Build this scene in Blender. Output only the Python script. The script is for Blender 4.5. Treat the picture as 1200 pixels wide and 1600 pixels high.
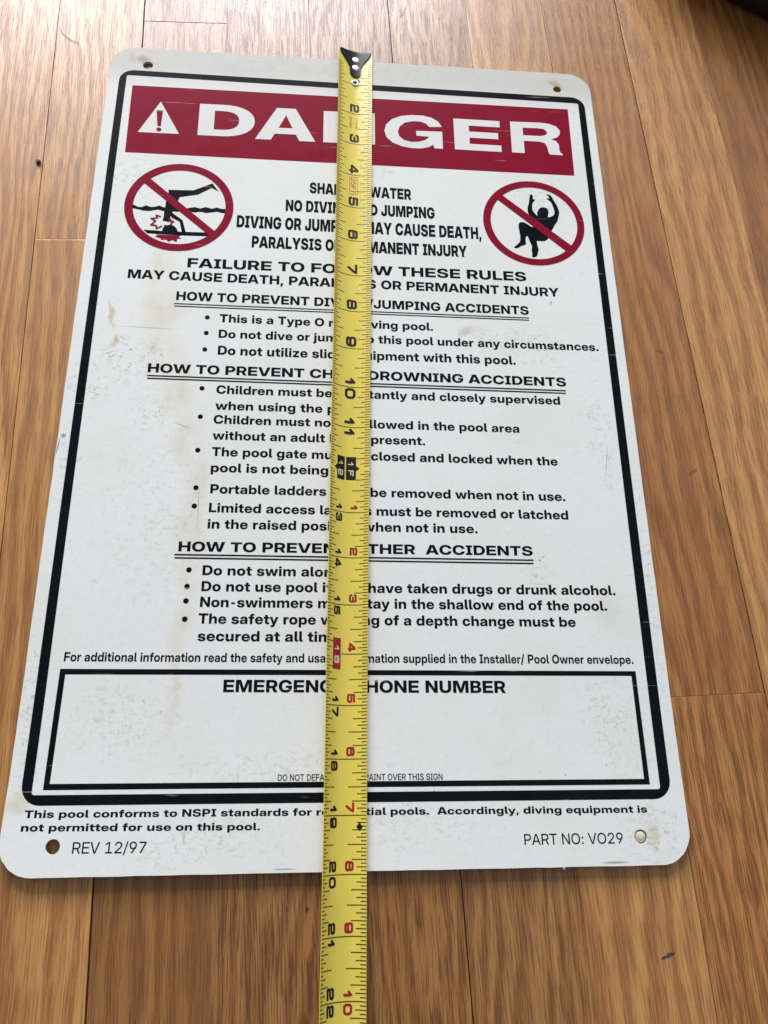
import bpy, bmesh, math, random
import numpy as np
from mathutils import Vector, Matrix
from mathutils.geometry import delaunay_2d_cdt

# Everything below is measured in inches on the sign's plane (x right, y up the sign,
# z off the sign's face) and written to the meshes in metres.
S = 0.0254
random.seed(7)
for _o in list(bpy.data.objects):
    bpy.data.objects.remove(_o)
SC = bpy.context.scene
COL = SC.collection

# ------------------------------------------------------------------ camera
cam_d = bpy.data.cameras.new('camera')
cam_d.sensor_fit = 'VERTICAL'
cam_d.sensor_height = 24.0
cam_d.lens = 1236.05 / 1600 * 24.0
cam_d.clip_start = 0.01
cam_d.clip_end = 50.0
cam = bpy.data.objects.new('camera', cam_d)
COL.objects.link(cam)
R0, R1, R2 = [[0.996688, -0.012322, 0.080385], [0.015754, -0.940475, -0.339498], [0.079784, 0.33964, -0.937165]]
CP = Vector([5.6055, 1.2543, 15.8021])
m = Matrix(((R0[0], -R1[0], -R2[0]), (R0[1], -R1[1], -R2[1]), (R0[2], -R1[2], -R2[2]))).to_4x4()
m.translation = CP * S
cam.matrix_world = m
SC.camera = cam

# ------------------------------------------------------------------ light
world = bpy.data.worlds.new('World')
SC.world = world
world.use_nodes = True
bg = world.node_tree.nodes['Background']
bg.inputs[0].default_value = (0.90, 0.94, 1.0, 1)
# the room: brighter walls towards the window side, dim ceiling and photographer's side
_wt = world.node_tree
_tc = _wt.nodes.new('ShaderNodeTexCoord')
_dp = _wt.nodes.new('ShaderNodeVectorMath')
_dp.operation = 'DOT_PRODUCT'
_dp.inputs[1].default_value = (.30, .86, .42)
_mr = _wt.nodes.new('ShaderNodeMapRange')
_mr.interpolation_type = 'SMOOTHSTEP'
for _i, _v in enumerate((.25, .95, .26, .66)):
    _mr.inputs[_i + 1].default_value = _v
_wt.links.new(_tc.outputs['Generated'], _dp.inputs[0])
_wt.links.new(_dp.outputs['Value'], _mr.inputs[0])
_wt.links.new(_mr.outputs[0], bg.inputs[1])


def lamp(name, loc, target, sx, sy, watts, color):
    l = bpy.data.lights.new(name, 'AREA')
    l.shape = 'RECTANGLE'
    l.size, l.size_y = sx * S, sy * S
    l.energy = watts
    l.color = color
    o = bpy.data.objects.new(name, l)
    COL.objects.link(o)
    o.location = Vector(loc) * S
    o.rotation_euler = (Vector(target) - Vector(loc)).to_track_quat('-Z', 'Y').to_euler()
    return o


# the window beyond the top left of the picture: main light and the sheen on the floor
lamp('window_light', (-20, 120, 56), (-20, 0, 56), 92, 60, 190, (0.97, 0.955, 1.0))

SC.view_settings.view_transform = 'Standard'
SC.view_settings.look = 'None'
SC.view_settings.exposure = 0.0
SC.view_settings.gamma = 1.0
SC.view_settings.use_curve_mapping = False
SC.render.engine = 'CYCLES'
SC.cycles.use_denoising = True
SC.cycles.max_bounces = 6


# ------------------------------------------------------------------ node helpers
def lin(r, g, b):
    f = lambda c: c / 12.92 if c <= .04045 else ((c + .055) / 1.055) ** 2.4
    return (f(r / 255), f(g / 255), f(b / 255), 1)


class NT:
    def __init__(self, name):
        self.m = bpy.data.materials.new(name)
        self.m.use_nodes = True
        self.t = self.m.node_tree
        self.p = self.t.nodes['Principled BSDF']
        tc = self.t.nodes.new('ShaderNodeTexCoord')
        self.xy = self.vm('SCALE', tc.outputs['Object'], scale=1 / S)   # back to inches

    def n(self, kind, **kw):
        nd = self.t.nodes.new(kind)
        for k, v in kw.items():
            setattr(nd, k, v)
        return nd

    def put(self, sock, v):
        if hasattr(v, 'is_output') or isinstance(v, bpy.types.NodeSocket):
            self.t.links.new(v, sock)
        elif v is not None:
            sock.default_value = v

    def vm(self, op, a, b=None, scale=None):
        nd = self.n('ShaderNodeVectorMath', operation=op)
        self.put(nd.inputs[0], a)
        if b is not None:
            self.put(nd.inputs[1], b)
        if scale is not None:
            self.put(nd.inputs[3], scale)
        return nd.outputs['Value'] if op in ('LENGTH', 'DISTANCE', 'DOT_PRODUCT') else nd.outputs[0]

    def ma(self, op, a, b=None, c=None, clamp=False):
        nd = self.n('ShaderNodeMath', operation=op, use_clamp=clamp)
        for i, v in enumerate((a, b, c)):
            if v is not None:
                self.put(nd.inputs[i], v)
        return nd.outputs[0]

    def ramp(self, v, lo, hi, a=0.0, b=1.0):
        nd = self.n('ShaderNodeMapRange', interpolation_type='SMOOTHSTEP')
        self.put(nd.inputs[0], v)
        for i, q in enumerate((lo, hi, a, b)):
            nd.inputs[i + 1].default_value = q
        return nd.outputs[0]

    def noise(self, vec, scale=1.0, detail=2.0, rough=.5, dist=0.0):
        nd = self.n('ShaderNodeTexNoise')
        self.put(nd.inputs['Vector'], vec)
        nd.inputs['Scale'].default_value = scale
        nd.inputs['Detail'].default_value = detail
        nd.inputs['Roughness'].default_value = rough
        nd.inputs['Distortion'].default_value = dist
        return nd.outputs['Fac']

    def mix(self, f, a, b, mode='MIX'):
        nd = self.n('ShaderNodeMix', data_type='RGBA', blend_type=mode)
        self.put(nd.inputs[0], f)
        self.put(nd.inputs[6], a)
        self.put(nd.inputs[7], b)
        return nd.outputs[2]

    def stretch(self, sx, sy, rot=0.0, off=(0, 0, 0), src=None):
        nd = self.n('ShaderNodeMapping')
        self.put(nd.inputs[0], src or self.xy)
        nd.inputs['Location'].default_value = off
        nd.inputs['Rotation'].default_value = (0, 0, rot)
        nd.inputs['Scale'].default_value = (sx, sy, 1)
        return nd.outputs[0]

    def spot(self, x, y, rx, ry, rot=0.0, edge=1.0, warp=None):
        """soft elliptical mask at (x, y), 1 in the middle, 0 at the rim"""
        v = self.vm('SUBTRACT', warp or self.xy, (x, y, 0))
        nd = self.n('ShaderNodeMapping', vector_type='POINT')
        self.put(nd.inputs[0], v)
        nd.inputs['Rotation'].default_value = (0, 0, -rot)
        fl = self.vm('MULTIPLY', nd.outputs[0], (1 / rx, 1 / ry, 0))
        return self.ramp(self.vm('LENGTH', fl), 1.0, 1.0 - edge)


# ------------------------------------------------------------------ materials
def mat_panel():
    k = NT('white_plastic')
    p = k.p
    wn = k.n('ShaderNodeTexNoise')
    k.put(wn.inputs['Vector'], k.xy)
    wn.inputs['Scale'].default_value = 1.1
    wn.inputs['Detail'].default_value = 4
    warp = k.vm('ADD', k.xy, k.vm('SCALE', k.vm('SUBTRACT', wn.outputs['Color'], (.5, .5, .5)), scale=.9))
    col = (0.775, 0.788, 0.755, 1)
    # broad uneven ageing, warmer towards the head of the sign
    big = k.noise(k.xy, .35, 3, .6)
    col = k.mix(k.ramp(big, .42, .68, 0, .30), col, (0.70, 0.70, 0.655, 1))
    sx = k.n('ShaderNodeSeparateXYZ')
    k.put(sx.inputs[0], k.xy)
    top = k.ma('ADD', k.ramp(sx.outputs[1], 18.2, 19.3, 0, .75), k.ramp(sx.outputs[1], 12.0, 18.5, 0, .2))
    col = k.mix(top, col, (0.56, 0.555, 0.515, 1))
    # yellow run-off stain down the left of the bullets
    run = None
    pts = [(1.8, 12.9, .5), (1.9, 11.8, .55), (2.05, 10.7, .55), (2.4, 9.7, .5), (2.75, 8.6, .42), (3.0, 7.5, .36),
           (2.97, 6.5, .36), (2.95, 5.5, .3), (2.9, 4.5, .26), (2.85, 3.2, .22)]
    for x, y, r in pts:
        s_ = k.spot(x, y, r * 1.15, 1.0, 0.0, .98, warp)
        run = s_ if run is None else k.ma('MAXIMUM', run, s_)
    run = k.ma('MULTIPLY', run, k.ramp(k.noise(k.stretch(1.0, .3), 2.2, 4, .6), .3, .62, .25, 1))
    col = k.mix(k.ma('MULTIPLY', run, .62), col, (0.66, 0.61, 0.43, 1))
    for x, y, rx, ry, ro, a, c in [
            (.80, 11.6, .09, .42, .03, .75, (.56, .46, .25, 1)), (.92, 10.98, .08, .26, .32, .8, (.52, .42, .22, 1)),
            (.28, 1.25, .42, .30, .5, .55, (.62, .57, .36, 1)),
            (.92, 19.36, .34, .20, 0, .85, (.36, .29, .17, 1)), (.60, 19.48, .14, .26, -.3, .55, (.45, .36, .22, 1)),
            (11.76, 19.36, .36, .17, 0, .8, (.40, .34, .19, 1)), (12.0, 19.24, .3, .14, 0, .4, (.55, .48, .28, 1)),
            (11.92, .50, .20, .34, 0, .6, (.60, .54, .32, 1)), (9.04, 11.48, .30, .24, .4, .55, (.45, .40, .36, 1)),
            (11.5, 4.9, .5, .5, 0, .3, (.6, .6, .46, 1)), (2.0, 16.6, .3, .3, 0, .2, (.6, .55, .4, 1))]:
        col = k.mix(k.ma('MULTIPLY', k.spot(x, y, rx, ry, ro, .85, warp), a), col, c)
    # grey grime in smears: thresholded fine noise inside soft regions
    fine = k.noise(k.stretch(5.5, 11, .6), 1.0, 6, .72, .8)
    fine2 = k.noise(k.stretch(14, 5, -.4), 1.0, 5, .7, .5)
    reg = None
    for x, y, rx, ry, ro, a in [(1.15, 10.4, 1.5, .8, .45, 1), (.5, 9.75, .7, .7, .5, 1.1), (2.0, 9.2, .8, .8, 0, .7),
                                (11.5, 2.6, .9, 1.4, 0, .8), (11.9, 9.0, .45, 2.0, 0, .7), (12.0, .6, .8, .9, 0, .9),
                                (2.0, 2.8, 1.4, 1.1, 0, .7), (3.6, .5, 2.0, .6, 0, .6), (10.2, 11.2, 2.2, .7, -.15, .65),
                                (11.0, 15.5, 1.0, .9, .6, .7), (1.0, 15.8, 1.0, 1.5, .6, .6), (10.3, 5.7, .5, .5, 0, .9),
                                (7.4, .9, 1.6, .9, 0, .6), (.3, 7.9, .3, 1.2, 0, .8), (12.55, 5.6, .2, 4, 0, .7),
                                (.2, 2.6, .25, 2.2, .06, .9), (7.0, 16.1, .5, .5, .8, .6), (5.0, 1.9, 3.0, .5, 0, .5),
                                (6.4, 19.4, 6.5, .5, 0, .45), (2.2, 7.0, 2, 3, 0, .35)]:
        s_ = k.ma('MULTIPLY', k.spot(x, y, rx, ry, ro, .95, warp), a)
        reg = s_ if reg is None else k.ma('MAXIMUM', reg, s_)
    reg = k.ma('ADD', reg, .15)
    g1 = k.ma('MULTIPLY', k.ramp(fine, .50, .72), reg)
    g2 = k.ma('MULTIPLY', k.ramp(fine2, .55, .74), reg)
    col = k.mix(k.ma('MULTIPLY', g1, .75, clamp=True), col, (0.33, 0.33, 0.30, 1))
    col = k.mix(k.ma('MULTIPLY', g2, .8, clamp=True), col, (0.26, 0.26, 0.25, 1))
    # sparse dark specks
    vo = k.n('ShaderNodeTexVoronoi')
    k.put(vo.inputs['Vector'], k.xy)
    vo.inputs['Scale'].default_value = 1.5
    sep = k.n('ShaderNodeSeparateColor')
    k.put(sep.inputs[0], vo.outputs['Color'])
    spk = k.ma('MULTIPLY', k.ramp(vo.outputs['Distance'], .035, .012), k.ramp(sep.outputs[0], .55, .6))
    col = k.mix(k.ma('MULTIPLY', spk, .6), col, (.16, .15, .13, 1))
    # long thin scratches
    for sx_, sy_, ro, th in [(.5, 16, .95, .735), (.6, 18, -.5, .75), (.35, 15, 2.7, .75)]:
        sc = k.ramp(k.noise(k.stretch(sx_, sy_, ro), 1.0, 2, .5), th, th + .05)
        col = k.mix(k.ma('MULTIPLY', sc, .35), col, (.38, .37, .35, 1))
    # the single marks one can point at
    for x, y, rx, ry, ro, c in [(.115, 8.6, .075, .075, 0, (.2, .2, .18, 1)), (.03, 8.35, .02, .28, -.1, (.15, .14, .12, 1)),
                                (1.10, 11.05, .13, .012, -.75, (.2, .2, .19, 1)), (.86, 10.66, .16, .012, .35, (.25, .24, .22, 1)),
                                (.93, 10.57, .15, .012, .4, (.28, .27, .24, 1)), (1.32, 10.31, .03, .02, .3, (.12, .12, .11, 1)),
                                (2.0, 10.64, .05, .02, -.5, (.2, .18, .15, 1)), (11.97, 8.3, .012, .55, -.17, (.30, .31, .45, 1)),
                                (12.30, 6.6, .02, .35, .1, (.35, .40, .55, 1)), (11.05, 12.4, .03, .09, -.3, (.35, .28, .24, 1)),
                                (10.25, 5.95, .04, .03, 0, (.14, .14, .13, 1)), (10.33, 6.02, .05, .02, .5, (.2, .2, .19, 1)),
                                (12.46, 16.9, .05, .04, .4, (.2, .2, .2, 1)), (1.65, 11.33, .9, .018, -.03, (.42, .42, .40, 1)),
                                (3.05, 7.0, .010, .50, .03, (.34, .27, .14, 1)), (2.6, 8.9, .30, .014, -.35, (.34, .30, .24, 1)),
                                (.42, 3.9, .012, .9, -.02, (.32, .30, .26, 1)), (3.36, 6.2, .3, .015, 0, (.4, .3, .28, 1)),
                                (5.05, .06, .3, .02, 0, (.3, .29, .27, 1)), (11.2, .06, .35, .03, 0, (.28, .27, .26, 1))]:
        col = k.mix(k.ma('MULTIPLY', k.spot(x, y, rx, ry, ro, .7), .8), col, c)
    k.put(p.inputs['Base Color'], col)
    k.put(p.inputs['Roughness'], k.ramp(k.noise(k.xy, 2.0, 4, .6), .3, .7, .36, .52))
    p.inputs['Specular IOR Level'].default_value = .07
    b = k.n('ShaderNodeBump')
    b.inputs['Strength'].default_value = .10
    b.inputs['Distance'].default_value = .0004
    k.put(b.inputs['Height'], k.noise(k.xy, 9.0, 4, .6))
    k.put(p.inputs['Normal'], b.outputs[0])
    return k.m


def mat_print(name, c, wear, rough=.30):
    k = NT(name)
    n1 = k.noise(k.stretch(1.2, 1.2), 1.0, 4, .6)
    col = k.mix(k.ramp(n1, .4, .72, 0, .35), c, wear)
    for sx_, sy_, ro, th in [(.7, 14, .9, .69), (.6, 16, -.35, .71), (.5, 20, 2.5, .71), (.9, 22, 1.6, .73)]:
        sc = k.ramp(k.noise(k.stretch(sx_, sy_, ro, (3, 7, 0)), 1.0, 3, .55), th, th + .05)
        col = k.mix(k.ma('MULTIPLY', sc, .45), col, (.55, .47, .47, 1))
    sp = k.ramp(k.noise(k.xy, 13.0, 3, .6), .74, .80)
    col = k.mix(k.ma('MULTIPLY', sp, .30), col, (.5, .42, .42, 1))
    k.put(k.p.inputs['Base Color'], col)
    k.put(k.p.inputs['Roughness'], k.ramp(n1, .3, .7, rough - .05, rough + .12))
    k.p.inputs['Specular IOR Level'].default_value = .02
    return k.m


def mat_plain(name, c, rough=.5, metal=0.0, var=.25, scale=6.0, spec=.5):
    k = NT(name)
    d = tuple(v * (1 - var) for v in c[:3]) + (1,)
    k.put(k.p.inputs['Base Color'], k.mix(k.ramp(k.noise(k.xy, scale, 4, .6), .35, .7), c, d))
    k.p.inputs['Roughness'].default_value = rough
    k.p.inputs['Metallic'].default_value = metal
    k.p.inputs['Specular IOR Level'].default_value = spec
    return k.m


def mat_tape():
    k = NT('yellow_tape_lacquer')
    col = k.mix(k.ramp(k.noise(k.stretch(3, .5), 1.0, 4, .6), .35, .7, 0, .45), (.76, .625, .095, 1), (.67, .54, .075, 1))
    gr = k.ramp(k.noise(k.stretch(11, 3.5, .3), 1.0, 5, .7, .6), .60, .78)
    col = k.mix(k.ma('MULTIPLY', gr, .35), col, (.36, .30, .10, 1))
    worn = k.ma('MULTIPLY', k.spot(6.63, 14.55, .09, .30, 0, .8), k.ramp(k.noise(k.xy, 16, 4, .7), .42, .55))
    col = k.mix(k.ma('MULTIPLY', worn, .8), col, (.62, .60, .50, 1))
    sp = k.ramp(k.noise(k.xy, 20, 2, .5), .76, .80)
    col = k.mix(k.ma('MULTIPLY', sp, .6), col, (.16, .12, .05, 1))
    k.put(k.p.inputs['Base Color'], col)
    k.put(k.p.inputs['Roughness'], k.ramp(k.noise(k.xy, 5, 3, .6), .3, .7, .20, .34))
    k.p.inputs['Specular IOR Level'].default_value = .5
    b = k.n('ShaderNodeBump')
    b.inputs['Strength'].default_value = .15
    b.inputs['Distance'].default_value = .0006
    k.put(b.inputs['Height'], k.noise(k.stretch(2.0, 1.2), 1.0, 3, .5))
    k.put(k.p.inputs['Normal'], b.outputs[0])
    return k.m


def mat_oak():
    k = NT('varnished_oak')
    at = k.n('ShaderNodeAttribute', attribute_name='board')     # random triple of each board
    sc = k.n('ShaderNodeSeparateColor')
    k.put(sc.inputs[0], at.outputs['Color'])
    r0, r1, r2 = sc.outputs[0], sc.outputs[1], sc.outputs[2]
    P = k.vm('ADD', k.xy, k.vm('SCALE', at.outputs['Color'], scale=61.0))
    # grain lines wander along the board
    w1 = k.noise(k.stretch(.55, .085, src=P), 1.0, 2, .5)
    w2 = k.noise(k.stretch(2.2, .42, src=P), 1.0, 3, .55)
    sep = k.n('ShaderNodeSeparateXYZ')
    k.put(sep.inputs[0], P)
    a = k.ma('ADD', sep.outputs[0], k.ma('ADD', k.ma('MULTIPLY', w1, 2.6), k.ma('MULTIPLY', w2, .22)))
    ring = k.ma('FRACT', k.ma('MULTIPLY', a, k.ma('ADD', k.ma('MULTIPLY', r1, 1.8), 2.0)))
    early = k.ma('MULTIPLY', k.ramp(ring, .0, .22), k.ramp(ring, .85, .40))
    cb = k.n('ShaderNodeCombineXYZ')
    k.put(cb.inputs[0], k.ma('ADD', sep.outputs[0], k.ma('MULTIPLY', w2, .14)))
    k.put(cb.inputs[1], sep.outputs[1])
    Q = cb.outputs[0]
    pores = k.noise(k.stretch(42, 1.05, src=Q), 1.0, 3, .55)
    pores2 = k.noise(k.stretch(62, .95, src=Q, off=(9, 4, 0)), 1.0, 3, .6)
    dens = k.ma('ADD', k.ma('MULTIPLY', early, .055), -.02)
    pm = k.ramp(k.ma('ADD', pores, dens), .525, .565)
    pm2 = k.ramp(k.ma('ADD', pores2, dens), .535, .585)
    fib = k.noise(k.stretch(80, 1.3, src=Q), 1.0, 3, .6)
    streak = k.noise(k.stretch(7.5, .35, src=Q, off=(3, 8, 0)), 1.0, 4, .6)
    lo = k.noise(k.stretch(.9, .10, src=P), 1.0, 3, .55)
    light = k.mix(r0, (.635, .345, .118, 1), (.575, .262, .070, 1))
    mid = k.mix(r0, (.41, .185, .054, 1), (.36, .132, .029, 1))
    dark = (.140, .046, .011, 1)
    col = k.mix(k.ma('ADD', k.ma('MULTIPLY', early, .52), k.ramp(lo, .35, .68, 0, .42), clamp=True), light, mid)
    col = k.mix(k.ramp(streak, .42, .68, 0, .42), col, mid)
    col = k.mix(k.ramp(fib, .38, .66, 0, .30), col, mid)
    col = k.mix(k.ma('MULTIPLY', pm, k.ma('ADD', k.ma('MULTIPLY', r1, .34), .40)), col, dark)
    col = k.mix(k.ma('MULTIPLY', pm2, .44), col, dark)
    # knots and worn marks where the boards show them
    for x, y, r, c in [(5.44, -.88, .05, .85), (5.08, -.86, .05, .4)]:
        col = k.mix(k.ma('MULTIPLY', k.spot(x, y, r, r * 1.4, 0, .7), c), col, (.05, .02, .008, 1))
    hsv = k.n('ShaderNodeHueSaturation')
    k.put(hsv.inputs['Color'], col)
    k.put(hsv.inputs['Value'], k.ma('ADD', k.ma('MULTIPLY', r2, .80), .50))
    k.put(k.p.inputs['Base Color'], hsv.outputs[0])
    k.put(k.p.inputs['Roughness'], k.ma('ADD', k.ma('MULTIPLY', pm, .15), k.ramp(k.noise(k.stretch(.8, .4), 1.0, 4, .6), .3, .7, .27, .37)))
    k.p.inputs['Specular IOR Level'].default_value = .50
    k.p.inputs['Coat Weight'].default_value = .25
    k.p.inputs['Coat Roughness'].default_value = .22
    hgt = k.ma('ADD', k.ma('MULTIPLY', pm, -1.0), k.ma('ADD', k.ma('MULTIPLY', k.noise(k.stretch(1.3, .25), 1.0, 3, .5), 1.6), k.ma('MULTIPLY', fib, .5)))
    b = k.n('ShaderNodeBump')
    b.inputs['Strength'].default_value = .22
    b.inputs['Distance'].default_value = .0005
    k.put(b.inputs['Height'], hgt)
    k.put(k.p.inputs['Normal'], b.outputs[0])
    k.put(k.p.inputs['Coat Normal'], b.outputs[0])
    return k.m


M = dict(
    panel=mat_panel(),
    black=mat_print('black_print', (.006, .007, .010, 1), (.012, .013, .018, 1)),
    red=mat_print('red_print', (.235, .0085, .026, 1), (.20, .012, .040, 1)),
    white=mat_print('white_letter', (.735, .735, .71, 1), (.64, .63, .58, 1)),
    tape=mat_tape(),
    ink=mat_plain('tape_black_ink', (.010, .009, .008, 1), .45, spec=.2),
    tick=mat_plain('tape_line_ink', (.060, .045, .016, 1), .45),
    redink=mat_plain('tape_red_ink', (.36, .014, .028, 1), .45, spec=.25),
    paleink=mat_plain('tape_pale_ink', (.80, .70, .45, 1), .45),
    faintred=mat_plain('tape_faint_red_ink', (.48, .11, .05, 1), .45),
    hook=mat_plain('black_steel', (.005, .005, .006, 1), .26, 0.0, .3, spec=.18),
    rivet=mat_plain('bright_rivet', (.86, .86, .84, 1), .30, .25, .10),
    oak=mat_oak(),
    under=mat_plain('subfloor', (.02, .011, .006, 1), .9),
    glue=mat_plain('dried_glue', (.74, .69, .52, 1), .22),
    crumb=mat_plain('dark_crumb', (.035, .026, .022, 1), .7, 0, .5, 30),
    hair=mat_plain('brown_hair', (.05, .028, .016, 1), .5),
    smear=mat_plain('slate_paint', (.045, .062, .075, 1), .6, 0, .5, 20),
    darkobj=mat_plain('black_leather', (.010, .008, .007, 1), .6),
)


# ------------------------------------------------------------------ measured layout of the print
LINES = [
    ('SHALLOW WATER', 900, 5.207, 15.337, 7.736, 15.273, 0.333),
    ('NO DIVING AND JUMPING', 900, 4.635, 14.762, 8.31, 14.727, 0.341),
    ('DIVING OR JUMPING MAY CAUSE DEATH,', 900, 3.476, 14.212, 9.454, 14.172, 0.356),
    ('PARALYSIS OR PERMANENT INJURY', 900, 3.861, 13.645, 9.068, 13.621, 0.334),
    ('FAILURE TO FOLLOW THESE RULES', 800, 2.396, 13.005, 10.492, 12.992, 0.263),
    ('MAY CAUSE DEATH, PARALYSIS OR PERMANENT INJURY', 800, 1.062, 12.644, 11.267, 12.582, 0.244),
    ('HOW TO PREVENT DIVING/JUMPING ACCIDENTS', 800, 2.207, 12.094, 10.48, 12.039, 0.236),
    ('This is a Type O non-diving pool.', 800, 3.224, 11.542, 8.158, 11.506, 0.216),
    ('Do not dive or jump into this pool under any circumstances.', 800, 3.228, 11.129, 12.087, 11.104, 0.216),
    ('Do not utilize slide equipment with this pool.', 800, 3.235, 10.691, 10.067, 10.666, 0.232),
    ('HOW TO PREVENT CHILD DROWNING ACCIDENTS', 800, 1.731, 10.19, 11.216, 10.135, 0.226),
    ('Children must be constantly and closely supervised', 800, 3.26, 9.703, 11.031, 9.659, 0.209),
    ('when using the pool.', 800, 3.26, 9.308, 6.448, 9.296, 0.209),
    ('Children must not be allowed in the pool area', 800, 3.243, 8.97, 10.028, 8.925, 0.209),
    ('without an adult being present.', 800, 3.244, 8.587, 7.884, 8.565, 0.209),
    ('The pool gate must be closed and locked when the', 800, 3.254, 8.2, 10.839, 8.14, 0.209),
    ('pool is not being used.', 800, 3.255, 7.828, 6.669, 7.809, 0.209),
    ('Portable ladders must be removed when not in use.', 800, 3.274, 7.34, 10.935, 7.301, 0.209),
    ('Limited access ladders must be removed or latched', 800, 3.271, 6.917, 10.962, 6.873, 0.209),
    ('in the raised position when not in use.', 800, 3.265, 6.556, 8.95, 6.53, 0.209),
    ('HOW TO PREVENT OTHER  ACCIDENTS', 800, 2.708, 6.055, 10.112, 6.046, 0.212),
    ('Do not swim alone.', 800, 3.227, 5.556, 6.134, 5.544, 0.209),
    ('Do not use pool if you have taken drugs or drunk alcohol.', 800, 3.227, 5.221, 11.82, 5.201, 0.209),
    ('Non-swimmers must stay in the shallow end of the pool.', 800, 3.221, 4.896, 11.602, 4.867, 0.209),
    ('The safety rope warning of a depth change must be', 800, 3.21, 4.558, 10.899, 4.524, 0.209),
    ('secured at all times.', 800, 3.217, 4.209, 6.307, 4.197, 0.209),
    ('For additional information read the safety and usage information supplied in the Installer/ Pool Owner envelope.', 740, 0.701, 3.809, 12.031, 3.764, 0.179),
    ('EMERGENCY PHONE NUMBER', 800, 3.775, 3.216, 9.341, 3.186, 0.239),
    ('DO NOT DEFACE AND/OR PAINT OVER THIS SIGN', 560, 4.881, 1.577, 8.004, 1.562, 0.114),
    ('This pool conforms to NSPI standards for residential pools.  Accordingly, diving equipment is', 800, 0.364, 0.988, 11.942, 0.924, 0.13),
    ('not permitted for use on this pool.', 800, 0.339, 0.765, 4.588, 0.722, 0.129),
    ('REV 12/97', 470, 1.28, 0.384, 2.572, 0.372, 0.191),
    ('PART NO: VO29', 470, 9.5, 0.392, 11.399, 0.388, 0.189),
]
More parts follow.
